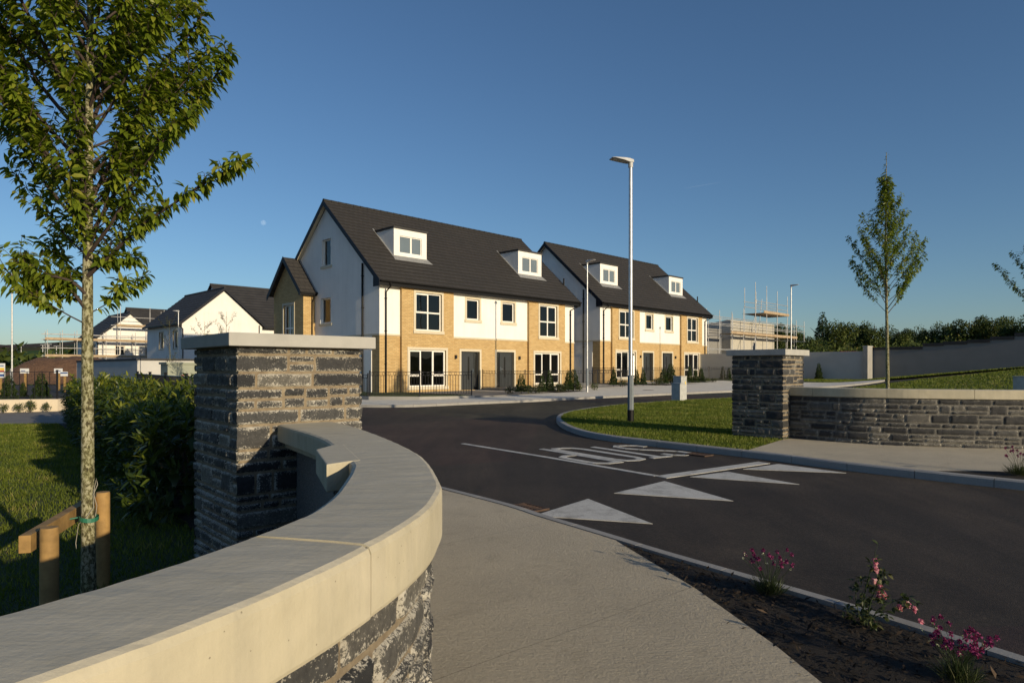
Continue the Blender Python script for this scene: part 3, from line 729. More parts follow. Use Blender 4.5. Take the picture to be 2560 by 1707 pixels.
# ------------------------------------------------------------------ the pair of white and brick houses
def panel(mb, T, a0, a1, b0, b1, holes, reveal=.0, mi=0, rmi=None):
    """wall plane a0..a1 x b0..b1 with openings; T(a,b,depth) -> point"""
    A = sorted({a0, a1, *[h[0] for h in holes], *[h[1] for h in holes]}); B = sorted({b0, b1, *[h[2] for h in holes], *[h[3] for h in holes]})
    A = [a for a in A if a0 <= a <= a1]; B = [b for b in B if b0 <= b <= b1]
    for i in range(len(A) - 1):
        for k in range(len(B) - 1):
            ca, cb = (A[i] + A[i + 1]) / 2, (B[k] + B[k + 1]) / 2
            if any(h[0] < ca < h[1] and h[2] < cb < h[3] for h in holes): continue
            mb.quad(T(A[i], B[k], 0), T(A[i + 1], B[k], 0), T(A[i + 1], B[k + 1], 0), T(A[i], B[k + 1], 0), mi)
    if reveal:
        for h in holes:
            x0, x1, z0, z1 = h; r = mi if rmi is None else rmi
            for p, q in (((x0, z0), (x1, z0)), ((x1, z0), (x1, z1)), ((x1, z1), (x0, z1)), ((x0, z1), (x0, z0))):
                mb.quad(T(*p, 0), T(*q, 0), T(*q, reveal), T(*p, reveal), r)
def bar(mb, T, a0, a1, b0, b1, d0, d1, mi=0):
    p = [T(a0, b0, d0), T(a1, b0, d0), T(a1, b1, d0), T(a0, b1, d0), T(a0, b0, d1), T(a1, b0, d1), T(a1, b1, d1), T(a0, b1, d1)]
    mb.add(p, [(0, 1, 2, 3), (4, 5, 6, 7), (0, 1, 5, 4), (1, 2, 6, 5), (2, 3, 7, 6), (3, 0, 4, 7)], mi)
def window(parent, T, x0, x1, z0, z1, vs=(), hs=(), rec=.09, fw=.065, surround=.13, sillw=.16, opens=(), mat=None, sur=None):
    """frame with children pane, surround, sill; vs: mullions (x, b0, b1); hs: transoms (z, a0, a1)"""
    mat = mat or M['pvc']
    mb = MB(); f = .062
    bar(mb, T, x0, x0 + f, z0, z1, rec, rec + .07); bar(mb, T, x1 - f, x1, z0, z1, rec, rec + .07)
    bar(mb, T, x0 + f, x1 - f, z0, z0 + f, rec, rec + .07); bar(mb, T, x0 + f, x1 - f, z1 - f, z1, rec, rec + .07)
    for x, b0, b1 in vs: bar(mb, T, x - f * .6, x + f * .6, max(b0, z0 + f), min(b1, z1 - f), rec + .002, rec + .068)
    for z, a0, a1 in hs: bar(mb, T, max(a0, x0 + f), min(a1, x1 - f), z - f * .6, z + f * .6, rec + .004, rec + .066)
    for a0, a1, b0, b1 in opens:   # casement frames, standing a little proud
        g = .045
        bar(mb, T, a0, a0 + g, b0, b1, rec - .014, rec + .02); bar(mb, T, a1 - g, a1, b0, b1, rec - .014, rec + .02)
        bar(mb, T, a0 + g, a1 - g, b0, b0 + g, rec - .014, rec + .02); bar(mb, T, a0 + g, a1 - g, b1 - g, b1, rec - .014, rec + .02)
    w_ = mb.build('window', mat, parent)
    mb = MB(); mb.quad(T(x0 + .03, z0 + .03, rec + .036), T(x1 - .03, z0 + .03, rec + .036), T(x1 - .03, z1 - .03, rec + .036), T(x0 + .03, z1 - .03, rec + .036))
    mb.build('pane', M['glass'], w_)
    if surround:
        s = surround; mb = MB(); o = -.022
        bar(mb, T, x0 - s, x0, z0, z1 + s, o, .05); bar(mb, T, x1, x1 + s, z0, z1 + s, o, .05); bar(mb, T, x0, x1, z1, z1 + s, o, .05)
        mb.build('surround', sur or M['cream'], w_)
    if sillw:
        s = max(surround, .05) + .03; mb = MB(); bar(mb, T, x0 - s, x1 + s, z0 - sillw, z0 - .002, -.055, .10); mb.build('sill', M['cream'], w_)
    return w_

W_, D_ = 14.92, 9.8
ZE, YE, YR, ZRG = 5.45, -.40, 4.9, 10.18
SL = (ZRG - ZE) / (YR - YE)
def make_house():
    root = empty('house_pair', (0, 0, 0))
    Fr = lambda y0: (lambda a, b, d: (a, y0 + d, b))
    P = -.16
    bays = [(1.21, 4.60), (10.50, 13.84)]
    wu = [(2.07, 3.76, 3.12, 5.05), (11.45, 13.06, 3.12, 5.05)]
    wl_ = [(1.68, 4.05, .25, 2.13), (11.0, 13.33, .25, 2.13)]
    sw = [(5.66, 6.60, 3.86, 5.0), (8.40, 9.40, 3.86, 5.0)]
    dr = [(5.26, 6.62, 0., 2.11), (7.94, 9.36, .1, 2.13)]
    # --- white render
    mb = MB()
    for a, b in ((0, 1.21), (4.60, 10.50), (13.84, W_)):
        panel(mb, Fr(0), a, b, 2.88, 5.36, [h for h in sw if a < h[0] < b], .12)
    zl = lambda z: max(0, (z - 5.40) / SL + YE + .1); zr = lambda z: D_ - zl(z)
    gu, gl = (4.55, 5.45, 6.72, 8.15), (4.55, 5.62, 3.62, 4.98)
    for x, s in ((0., 1), (W_, -1)):
        Tg = lambda a, b, d, x=x, s=s: (x + s * d, a, b)
        hs = [gl] if s == 1 else []
        panel(mb, Tg, 0, D_, 2.88, 5.36, hs, .12)
        panel(mb, Tg, .64, D_, -.5, 2.80, [], 0)
        def trap(z0, z1, l0, l1, r0, r1): mb.quad(Tg(l0, z0, 0), Tg(r0, z0, 0), Tg(r1, z1, 0), Tg(l1, z1, 0))
        trap(5.36, gu[2], 0, zl(gu[2]), D_, zr(gu[2]))
        if s == 1:
            trap(gu[2], gu[3], zl(gu[2]), zl(gu[3]), gu[0], gu[0]); trap(gu[2], gu[3], gu[1], gu[1], zr(gu[2]), zr(gu[3]))
            for p, q in (((gu[0], gu[2]), (gu[0], gu[3])), ((gu[1], gu[2]), (gu[1], gu[3])), ((gu[0], gu[2]), (gu[1], gu[2])), ((gu[0], gu[3]), (gu[1], gu[3]))):
                mb.quad(Tg(*p, 0), Tg(*q, 0), Tg(*q, .12), Tg(*p, .12))
        else: trap(gu[2], gu[3], zl(gu[2]), zl(gu[3]), zr(gu[2]), zr(gu[3]))
        mb.poly([Tg(zl(gu[3]), gu[3], 0), Tg(zr(gu[3]), gu[3], 0), Tg(YR, 9.98, 0)])
    panel(mb, Fr(D_), 0, W_, -.5, 5.36, [])
    mb.build('wall', M['render'], root, uv=True)
    # plain rooms behind the panes
    mb = MB()
    for z0, z1 in ((-.2, .02), (2.45, 2.72), (5.2, 5.3)): mb.box(.13, W_ - .13, .18, 5.2, z0, z1)
    mb.box(.13, W_ - .13, 4.4, 4.5, .03, 2.44); mb.box(.13, W_ - .13, 3.9, 4.0, 2.73, 5.19)
    for x in (4.62, 7.42, 10.42):
        for z0, z1 in ((.03, 2.44), (2.73, 5.19)): mb.box(x, x + .1, .18, 3.89, z0, z1)
    for x, y in ((1.9, 1.5), (12.2, 2.0)): mb.box(x, x + .9, y, y + .12, .03, 2.2)
    mb.box(1.2, 1.3, 3.6, 6.4, 5.31, 9.0); mb.build('room', M['room'], root)
    # --- brick
    mb = MB()
    for a, b in ((0, 1.21), (4.60, 10.50), (13.84, W_)):
        panel(mb, Fr(0), a, b, -.6, 2.80, [h for h in dr if a < h[0] < b], .14)
    for (a, b), u, l in zip(bays, wu, wl_):
        panel(mb, Fr(P), a, b, -.6, 5.30, [u, l], .12)
        for x in (a, b): mb.quad((x, P, -.6), (x, 0.02, -.6), (x, .02, 5.30), (x, P, 5.30))
        mb.quad((a, P, 5.30), (b, P, 5.30), (b, .02, 5.30), (a, .02, 5.30))
    for x in (0., W_): mb.quad((x, 0, -.6), (x, .64, -.6), (x, .64, 2.80), (x, 0, 2.80))
    mb.build('brickwork', M['brick'], root, uv=True)
    mb = MB()
    for a, b in ((-.03, 1.207), (4.603, 10.497), (13.843, W_ + .03)): mb.box(a, b, -.03, .03, 2.80, 2.885)
    mb.box(-.03, .02, .03, D_, 2.80, 2.885); mb.box(W_ - .02, W_ + .03, .03, D_, 2.80, 2.885)
    mb.build('string_course', M['cream'], root)
    # --- windows, doors
    for i, u in enumerate(wu):
        mx = (u[0] + u[1]) / 2; tz = u[2] + .93
        op = (u[0] + .06, mx, tz, u[3] - .06) if i == 0 else (mx, u[1] - .06, tz, u[3] - .06)
        window(root, Fr(P), *u, vs=[(mx, 0, 9)], hs=[(tz, 0, 99)], opens=[op])
    for i, l in enumerate(wl_):
        wdt = l[1] - l[0]; m1, m2 = l[0] + wdt * .32, l[0] + wdt * .655; tz = l[2] + .56
        window(root, Fr(P), *l, vs=[(m1, 0, 9), (m2, 0, 9)], hs=[(tz, 0, m1), (tz, m2, 99)], opens=[(l[0] + .05, m1 - .01, tz + .02, l[3] - .05), (m2 + .01, l[1] - .05, tz + .02, l[3] - .05)])
    for s in sw: window(root, Fr(0), *s, opens=[(s[0] + .03, s[1] - .03, s[2] + .03, s[3] - .03)], rec=.10)
    for i, q in enumerate(dr):
        x0, x1, z0, z1 = q
        T = Fr(0); mb = MB(); lw = .98
        a0, a1 = (x0 + .06, x0 + .06 + lw) if i == 0 else (x1 - .06 - lw, x1 - .06)
        bar(mb, T, x0, x0 + .06, z0, z1, .10, .17); bar(mb, T, x1 - .06, x1, z0, z1, .10, .17); bar(mb, T, x0 + .06, x1 - .06, z1 - .06, z1, .10, .17)
        sx = a1 if i == 0 else a0
        bar(mb, T, sx - .03, sx + .03, z0, z1 - .06, .105, .165)
        gx = (a1 - .22) if i == 0 else (a0 + .22)
        bar(mb, T, a0, a1, z0 + .015, z1 - .06, .125, .16)
        dd = mb.build('door', M['door'], root)
        mb = MB(); gx = a0 + lw * .60 if i == 0 else a0 + lw * .40
        bar(mb, T, gx - .06, gx + .06, z0 + .55, z1 - .28, .121, .13)
        b0, b1 = (a1 + .04, x1 - .08) if i == 0 else (x0 + .08, a0 - .04)
        bar(mb, T, b0, b1, z0 + .10, z1 - .10, .13, .15)
        mb.build('pane', M['dark_glass'], dd)
        hx = a1 - .07 if i == 0 else a0 + .07
        mb = MB(); bar(mb, T, hx - .02, hx + .02, z0 + .92, z0 + 1.16, .112, .125); mb.tube([(hx, .11, z0 + 1.04), (hx, .06, z0 + 1.04), (hx - .12 if i == 0 else hx + .12, .06, z0 + 1.04)], .011, 6)
        mb.build('handle', M['chrome'], dd)
        s = .13; mb = MB()
        bar(mb, T, x0 - s, x0, z0, z1 + s, -.022, .05); bar(mb, T, x1, x1 + s, z0, z1 + s, -.022, .05); bar(mb, T, x0, x1, z1, z1 + s, -.022, .05)
        mb.build('surround', M['cream'], dd)
    for x in (4.84, 9.78):
        mb = MB(); mb.box(x - .055, x + .055, -.16 if x < 4.6 else -.11, 0, 1.70, 1.90); mb.box(x - .03, x + .03, -.05, 0, 1.74, 1.86); mb.build('wall_lamp', M['black_metal'], root)
    Tl = lambda a, b, d: (d, a, b)
    window(root, Tl, *gu, rec=.10, surround=.10, sillw=.14, sur=M['render']); window(root, Tl, *gl, rec=.10, surround=.10, sillw=.14, sur=M['render'])
    # --- roof in courses
    XL, XR = -.26, W_ + .16
    nC = 22
    mb = MB(); ln = math.hypot(ZRG - ZE, YR - YE)
    for side in (0, 1):
        for c in range(nC):
            t0, t1 = c / nC, (c + 1) / nC
            y0, z0 = YE + (YR - YE) * t0, ZE + (ZRG - ZE) * t0; y1, z1 = YE + (YR - YE) * t1, ZE + (ZRG - ZE) * t1
            ny, nz = -(ZRG - ZE) / ln, (YR - YE) / ln; h = .034
            pts = [(y0, z0), (y0 + ny * h, z0 + nz * h), (y1 + ny * .006, z1 + nz * .006)]
            if side: pts = [(2 * YR - y, z) for y, z in pts]
            (ya, za), (yb, zb), (yc, zc) = pts
            mb.quad((XL, ya, za), (XR, ya, za), (XR, yb, zb), (XL, yb, zb)); mb.quad((XL, yb, zb), (XR, yb, zb), (XR, yc, zc), (XL, yc, zc))
            for x in (XL, XR): mb.poly([(x, ya, za), (x, yb, zb), (x, yc, zc)])
    for x in (XL, XR): mb.poly([(x, YE, ZE - .02), (x, YR, ZRG - .02), (x, YR, ZRG + .0), (x, YE, ZE)])
    rf = mb.build('roof', M['tile'], root)
    me = rf.data; uvl = me.uv_layers.new(name='UVMap')
    for p in me.polygons:
        for li in p.loop_indices:
            c = me.vertices[me.loops[li].vertex_index].co
            uvl.data[li].uv = (c.x, (c.z - ZE) * ln / (ZRG - ZE))
    mb = MB(); n = 34
    for i in range(n):
        a, b = XL + (XR - XL) * i / n, XL + (XR - XL) * (i + 1) / n - .012
        mb.tube([(a, YR, ZRG + .005), (b, YR, ZRG + .005)], [.105, .095], 8)
    mb.build('ridge', M['tile'], rf)
    # barge boards, soffits, fascias
    e = .17
    for x in (XL - .0, XR):
        mb = MB(); xo = x - .03 if x < 1 else x + .03
        for sg in (0, 1):
            f = lambda y, z: (2 * YR - y, z) if sg else (y, z)
            A, B = f(YE, ZE + .03), f(YR, ZRG + .03); C2, D2 = f(YR, ZRG - e * 1.5), f(YE, ZE - e * 1.5)
            mb.add([(xo, *A), (xo, *B), (xo, *C2), (xo, *D2), (x, *A), (x, *B), (x, *C2), (x, *D2)], [(0, 1, 2, 3), (4, 5, 6, 7), (0, 1, 5, 4), (2, 3, 7, 6), (3, 0, 4, 7)])
            # boxed foot of the verge
            y0, y1 = (YE, .02) if not sg else (2 * YR - .02, 2 * YR - YE)
            mb.box(min(xo, x), max(xo, x), y0, y1, 5.15, ZE + (.2 if True else 0) - .36 + .1)
            ya, yb = (YE, .16) if not sg else (2 * YR - YE, 2 * YR - .16)
            mb.add([(x + (.001 if x > 1 else -.001), ya, 5.15), (x, yb, 5.15), (x, yb, ZE + (abs(yb - ya)) * SL - .02), (x, ya, ZE)], [(0, 1, 2, 3)])
        mb.build('barge_board', M['navy'], root)
    mb = MB()
    for x0, x1 in ((XL, 0.), (W_, XR)):
        for sg in (0, 1):
            f = lambda y: 2 * YR - y if sg else y
            mb.quad((x0, f(YE + .1), ZE - .12 + .1 * SL), (x1, f(YE + .1), ZE - .12 + .1 * SL), (x1, f(YR), ZRG - .12), (x0, f(YR), ZRG - .12))
    for y0, y1 in ((YE, -.001), (D_, 2 * YR - YE)): mb.quad((XL, y0, 5.20), (XR, y0, 5.20), (XR, y1, 5.26), (XL, y1, 5.26))
    mb.build('soffit', M['cream'], root)
    mb = MB(); mb.box(XL, XR, YE, YE + .03, 5.19, 5.44); mb.box(XL, XR, 2 * YR - YE - .03, 2 * YR - YE, 5.19, 5.44)
    mb.build('fascia', M['black_pvc'], root)
    mb = MB()
    for yc in (YE - .06, 2 * YR - YE + .06):
        g = [(math.cos(a) * .062, math.sin(a) * .062) for a in np.linspace(math.pi, 2 * math.pi, 7)]
        for k in range(6):
            mb.quad((XL, yc + g[k][0], 5.42 + g[k][1]), (XR + .04, yc + g[k][0], 5.42 + g[k][1]), (XR + .04, yc + g[k + 1][0], 5.42 + g[k + 1][1]), (XL, yc + g[k + 1][0], 5.42 + g[k + 1][1]))
        for x in (XL, XR + .04): mb.poly([(x, yc + p[0], 5.42 + p[1]) for p in g])
        mb.box(XL, XR + .04, yc - .066, yc - .056, 5.40, 5.435)
    mb.build('gutter', M['black_pvc'], root)
    for pts in ([(.34, -.46, 5.38), (.34, -.46, 5.18), (.34, -.07, 4.93), (.34, -.07, -.1)], [(XR - .05, -.46, 5.38), (XR - .05, -.46, 5.22), (14.50, -.07, 4.90), (14.50, -.07, -.1)]):
        mb = MB(); mb.tube(pts, .038, 8)
        for z in (4.6, 3.0, 1.4): mb.box(pts[-1][0] - .055, pts[-1][0] + .055, -.10, -.001, z, z + .03)
        mb.build('downpipe', M['black_pvc'], root)
    mb = MB(); mb.tube([(-.07, 1.40, 6.45), (-.07, 1.40, -.1)], .05, 8)
    for z in (5.8, 4.2, 2.4): mb.box(-.12, -.001, 1.33, 1.47, z, z + .03)
    mb.build('downpipe', M['black_pvc'], root)
    mb = MB(); mb.tube([(W_ + .05, .9, 6.2), (W_ + .05, .9, 7.1)], .05, 8); mb.build('vent_pipe', M['black_pvc'], root)
    # --- dormers
    for x0, x1 in ((1.80, 3.95), (11.12, 13.27)):
        y0 = 1.35; zb = ZE + (y0 - YE) * SL + .03; zt = 8.50; yt = (zt - ZE) / SL + YE
        mb = MB()
        h = (x0 + .36, x1 - .33, zb + .20, zt - .34)
        panel(mb, Fr(y0), x0, x1, zb - .1, zt, [h], .10)
        for x in (x0, x1): mb.poly([(x, y0, zb - .1), (x, yt + .1, zt - .02), (x, y0, zt)])
        dm = mb.build('dormer', M['render'], root, uv=True)
        mb = MB(); mb.box(x0 - .05, x1 + .05, y0 - .06, yt + .15, zt, zt + .10); mb.build('flat_roof', M['slate_roof_far'], dm)
        mb = MB(); g = lambda y, o: ZE + (y - YE) * SL + o
        mb.add([(x0 - .12, y0 - .28, g(y0 - .28, .042)), (x1 + .22, y0 - .28, g(y0 - .28, .042)), (x1 + .05, y0 - .001, g(y0, .05) + .02), (x0 - .05, y0 - .001, g(y0, .05) + .02)], [(0, 1, 2, 3)])
        for a, b in ((x0 - .09, x0 - .002), (x1 + .002, x1 + .09)):
            mb.add([(a, y0 - .2, g(y0 - .2, .046)), (b, y0 - .2, g(y0 - .2, .046)), (b, yt + .2, g(yt + .2, .046)), (a, yt + .2, g(yt + .2, .046))], [(0, 1, 2, 3)])
        mb.build('flashing', M['lead'], dm)
        mx = h[0] + (h[1] - h[0]) * .53
        T = Fr(y0); mb = MB(); f = .05; rec = .05
        for bb in ((h[0], h[0] + f, h[2], h[3]), (h[1] - f, h[1], h[2], h[3]), (mx - .05, mx + .05, h[2] + f, h[3] - f), (h[0] + f, h[1] - f, h[2], h[2] + f), (h[0] + f, h[1] - f, h[3] - f, h[3])): bar(mb, T, *bb, rec, rec + .06)
        mb.build('window_frame', M['pvc'], dm)
        mb = MB(); mb.quad(T(h[0] + .02, h[2] + .02, .085), T(h[1] - .02, h[2] + .02, .085), T(h[1] - .02, h[3] - .02, .085), T(h[0] + .02, h[3] - .02, .085)); mb.build('pane', M['sky_tint_glass'], dm)
    # --- brick side bay with its own gabled roof
    xb, ya, yb = -.70, 6.25, 9.75; ym = (ya + yb) / 2; ze, zr_ = 5.35, 7.42; s2 = (zr_ - ze) / (ym - ya + .25)
    Tb = lambda a, b, d: (xb + d, a, b)
    h = (7.35, 8.55, 2.55, 4.75); mb = MB()
    panel(mb, Tb, ya, yb, -.5, ze - .1, [h], .12)
    mb.poly([Tb(ya, ze - .1, 0), Tb(yb, ze - .1, 0), Tb(yb, ze + .14, 0), Tb(ym, zr_ - .12, 0), Tb(ya, ze + .14, 0)])
    for y in (ya, yb): mb.quad((xb, y, -.5), (0, y, -.5), (0, y, ze + .1), (xb, y, ze + .1))
    sb_ = mb.build('side_bay', M['brick'], root, uv=True)
    window(sb_, Tb, *h, vs=[(7.95, 0, 9)], hs=[(3.45, 0, 99)], rec=.10, surround=.12, sillw=.12)
    for c in [k for k in kids(sb_)]:
        pass
    mb = MB(); nc = 9; x0, x1 = xb - .30, .0
    for sg in (0, 1):
        for c in range(nc):
            f = lambda y: 2 * ym - y if sg else y
            t0, t1 = c / nc, (c + 1) / nc; y0 = ya - .25; P0 = (y0 + (ym - y0) * t0, ze + (zr_ - ze) * t0); P1 = (y0 + (ym - y0) * t1, ze + (zr_ - ze) * t1)
            mb.quad((x0, f(P0[0]), P0[1]), (x1, f(P0[0]), P0[1]), (x1, f(P0[0]), P0[1] + .035), (x0, f(P0[0]), P0[1] + .035))
            mb.quad((x0, f(P0[0]), P0[1] + .035), (x1, f(P0[0]), P0[1] + .035), (x1, f(P1[0]), P1[1] + .006), (x0, f(P1[0]), P1[1] + .006))
    br_ = mb.build('bay_roof', M['tile'], sb_, uv=True)
    mb = MB()
    for sg in (0, 1):
        f = lambda y: 2 * ym - y if sg else y
        A, B = (f(ya - .25), ze + .03), (f(ym), zr_ + .04); C2, D2 = (f(ym), zr_ - .26), (f(ya - .25), ze - .26)
        xo, x = x0 - .03, x0
        mb.add([(xo, *A), (xo, *B), (xo, *C2), (xo, *D2), (x, *A), (x, *B), (x, *C2), (x, *D2)], [(0, 1, 2, 3), (4, 5, 6, 7), (0, 1, 5, 4), (2, 3, 7, 6), (3, 0, 4, 7)])
    mb.build('bay_barge_board', M['navy'], sb_)
    mb = MB(); mb.box(x0, .0, ya - .33, ya - .23, ze - .10, ze + .01); mb.box(x0, 0, ya - .25, ya - .005, ze - .18, ze - .101); mb.tube([(-.20, ya - .27, ze - .05), (-.20, ya - .27, ze - .3), (-.20, ya - .05, ze - .5), (-.20, ya - .05, -.1)], .035, 8)
    mb.build('bay_gutter', M['black_pvc'], sb_)
    mb = MB(); mb.add([(-.10, ya - .30, ze + .02), (-.004, ya - .30, ze + .02), (-.004, ym, zr_ + .06), (-.10, ym, zr_ + .06)], [(0, 1, 2, 3)]); mb.build('flashing', M['lead'], sb_)
    mb = MB(); bar(mb, lambda a, b, d: (-d, a, b), 1.75, 2.25, 1.0, 1.75, .001, .10); mb.build('meter_box', M['pvc'], root)
    # side door in the gable beside the corner
    mb = MB(); Tg = lambda a, b, d: (-d, a, b)
    bar(mb, Tg, .66, 1.55, 0, 2.05, 0.001, .03); mb.build('side_door', M['pvc'], root)
    return root
h1 = make_house(); h2 = copy_tree(h1)
for h, o, z, lb in ((h1, H1O, .5, 'nearer three-storey white and buff-brick pair of houses, with its brick side bay in view'),
                    (h2, H2O, .76, 'farther white and buff-brick pair of houses, partly behind the tall lamp post')):
    h.location = (o[0], o[1], z); h.rotation_euler.z = R(HANG)
    tag(h, lb, 'house', 'pairs of white and brick houses')

# ------------------------------------------------------------------ white houses on the left
def make_white_house():
    root = empty('white_house', (0, 0, 0))
    Wg, L1, L2 = 7.0, 9.1, 22.; ze, zr_ = 5.2, 8.45; YM0, YM1, YMR, ZMR, XM = 1.0, 11.6, 6.3, 9.45, 4.9; sl_ = (zr_ - ze) / (Wg / 2 + .3)
    mb = MB(); Fr = lambda a, b, d: (a, d, b)
    hs = [(1.9, 2.9, 3.2, 4.3), (5.2, 6.2, 3.2, 4.3), (1.6, 3.0, .9, 2.1), (4.4, 5.6, .9, 2.1)]
    panel(mb, Fr, 0, Wg, -.6, ze, hs, .12); mb.poly([(0, 0, ze), (Wg, 0, ze), (Wg / 2, 0, zr_ - .15)])
    Tl = lambda a, b, d: (d, a, b)
    hl = [(1.0, 2.1, 3.1, 4.6), (4.6, 5.7, 3.1, 4.6), (1.4, 3.2, .8, 2.1)]
    panel(mb, Tl, 0, L1, -.6, ze, hl, .12); mb.quad((0, L1, -.6), (XM, L1, -.6), (XM, L1, ze), (0, L1, ze)); mb.poly([(0, L1, ze), (Wg, L1, ze), (Wg / 2, L1, zr_ - .15)])
    mb.quad((Wg, 0, -.6), (Wg, YM0, -.6), (Wg, YM0, ze), (Wg, 0, ze))
    hr = [(9.0, 10.2, 3.2, 4.3), (14, 15.2, 3.2, 4.3)]
    panel(mb, lambda a, b, d: (a, YM0 + d, b), Wg, L2, -.6, ze, hr, .12)
    for x in (XM, L2): mb.quad((x, YM0, -.6), (x, YM1, -.6), (x, YM1, ze), (x, YM0, ze)); mb.poly([(x, YM0, ze), (x, YM1, ze), (x, YMR, ZMR - .2)])
    mb.quad((XM, YM1, -.6), (L2, YM1, -.6), (L2, YM1, ze), (XM, YM1, ze))
    mb.build('wall', M['render'], root, uv=True)
    for h in hs: window(root, Fr, *h, vs=[((h[0] + h[1]) / 2, 0, 9)], surround=.06, sillw=.1, rec=.10)
    for h in hl: window(root, Tl, *h, surround=.06, sillw=.1, rec=.10)
    for h in hr: window(root, lambda a, b, d: (a, YM0 + d, b), *h, surround=.06, sillw=.1, rec=.10)
    mb = MB()
    def courses(P, Q, a0, a1, n, ax):
        # P eave (u,z), Q ridge (u,z); extruded along a
        for c in range(n):
            t0, t1 = c / n, (c + 1) / n
            u0, z0, u1, z1 = P[0] + (Q[0] - P[0]) * t0, P[1] + (Q[1] - P[1]) * t0, P[0] + (Q[0] - P[0]) * t1, P[1] + (Q[1] - P[1]) * t1
            g = (lambda a, u, z: (u, a, z)) if ax == 0 else (lambda a, u, z: (a, u, z))
            mb.quad(g(a0, u0, z0), g(a1, u0, z0), g(a1, u0, z0 + .05), g(a0, u0, z0 + .05)); mb.quad(g(a0, u0, z0 + .05), g(a1, u0, z0 + .05), g(a1, u1, z1 + .01), g(a0, u1, z1 + .01))
    courses((-.35, ze - .06), (Wg / 2, zr_), -.3, L1 + .3, 12, 0); courses((Wg + .35, ze - .06), (Wg / 2, zr_), -.3, L1 + .3, 12, 0)
    courses((YM0 - .35, ze - .06), (YMR, ZMR), XM - .2, L2 + .3, 15, 1); courses((YM1 + .35, ze - .06), (YMR, ZMR), XM - .2, L2 + .3, 15, 1)
    mb.tube([(Wg / 2, -.3, zr_ + .02), (Wg / 2, L1 + .3, zr_ + .02)], .1, 6); mb.tube([(XM - .2, YMR, ZMR + .02), (L2 + .3, YMR, ZMR + .02)], .1, 6)
    rf = mb.build('roof', M['slate_roof_far'], root)
    for (x, y) in ((11, 3.8), (16, 4.4)):
        mb = MB(); z = ze + (y - .65) * (ZMR - ze) / 5.65; mb.box(x - .2, x + .2, y - .2, y + .2, z - .1, z + .22); mb.build('roof_vent', M['slate_roof_far'], rf)
    mb = MB()
    for sg in (0, 1):
        f = lambda x: Wg - x if sg else x
        A, B, C2, D2 = (f(-.35), ze - .02), (f(Wg / 2), zr_ + .05), (f(Wg / 2), zr_ - .22), (f(-.35), ze - .28)
        mb.add([(A[0], -.33, A[1]), (B[0], -.33, B[1]), (C2[0], -.33, C2[1]), (D2[0], -.33, D2[1]), (A[0], -.3, A[1]), (B[0], -.3, B[1]), (C2[0], -.3, C2[1]), (D2[0], -.3, D2[1])], [(0, 1, 2, 3), (4, 5, 6, 7), (0, 1, 5, 4), (2, 3, 7, 6)])
    mb.build('barge_board', M['navy'], root)
    mb = MB(); mb.box(-.45, -.34, -.3, L1, ze - .16, ze - .04); mb.box(Wg + .36, L2 + .3, YM0 - .46, YM0 - .35, ze - .16, ze - .04); mb.build('gutter', M['black_pvc'], root)
    for p in ([(-.4, -.1, ze - .1), (.05, -.06, ze - .5), (.05, -.06, -.3)], [(Wg - .3, -.06, ze + .1), (Wg - .3, -.06, -.3)]):
        mb = MB(); mb.tube(p, .045, 6); mb.build('downpipe', M['black_pvc'], root)
    return root
wh = make_white_house(); wh2 = copy_tree(wh)
def place_px(px, Y): return ((px - 1280) / 1650. * Y, Y)
x, y = place_px(455, 56.); wh.location = (x, y, .35); wh.rotation_euler.z = R(HANG)
tag(wh, 'finished white gabled house with dark roof, between the near pillar and the scaffolded house', 'house', 'white houses on the left')
x, y = place_px(243, 78.); wh2.location = (x, y, .1); wh2.rotation_euler.z = R(HANG)
tag(wh2, 'white gabled house wrapped in scaffolding, partly hidden by the foreground tree trunk', 'house', 'white houses on the left')
# ------------------------------------------------------------------ vegetation
def unit(a): return a / np.maximum(np.linalg.norm(a, axis=-1, keepdims=True), 1e-9)
def leaf_mesh(P, D, L, Wd, fold=.35, droop=.25, up=None, detail=True):
    """leaves as folded, curved blades: base points P, axes D, lengths L"""
    n = len(P); D = unit(D); up = np.array([0, 0, 1.]) + nrg.normal(0, .35, (n, 3)) if up is None else up
    S = unit(np.cross(D, up)); Nn = unit(np.cross(S, D)); L = np.asarray(L)[:, None]; Wd = np.asarray(Wd)[:, None]
    def pt(t, s, lift): return P + D * L * t + S * Wd * s + Nn * (lift * Wd) - Nn * (droop * L * t * t)
    if detail:
        v = np.stack([pt(0, 0, 0), pt(.3, -.46, fold * .46), pt(.3, 0, 0), pt(.3, .46, fold * .46), pt(.66, -.38, fold * .38), pt(.66, 0, 0), pt(.66, .38, fold * .38), pt(1, 0, 0)], 1)
        T = np.array([(0, 2, 1), (0, 3, 2), (1, 2, 5), (1, 5, 4), (2, 3, 6), (2, 6, 5), (4, 5, 7), (5, 6, 7)])
    else:
        v = np.stack([pt(0, 0, 0), pt(.45, -.5, fold * .5), pt(.45, .5, fold * .5), pt(1, 0, 0)], 1); T = np.array([(0, 2, 1), (1, 2, 3)])
    k = v.shape[1]
    return v.reshape(-1, 3), (T[None] + (np.arange(n) * k)[:, None, None]).reshape(-1, 3), k
def leaves_obj(name, P, D, L, Wd, mat, parent=None, rnd=None, **kw):
    P = np.asarray(P, float); D = np.asarray(D, float); n = len(P)
    L = np.full(n, L) * nrg.uniform(.7, 1.2, n) if np.isscalar(L) else L
    Wd = L * Wd
    V, T, k = leaf_mesh(P, D, L, Wd, **kw)
    rnd = nrg.random(n) if rnd is None else rnd
    return link(name, np_mesh(name, V, T, [mat], {'rnd': np.repeat(rnd, k)}), parent)

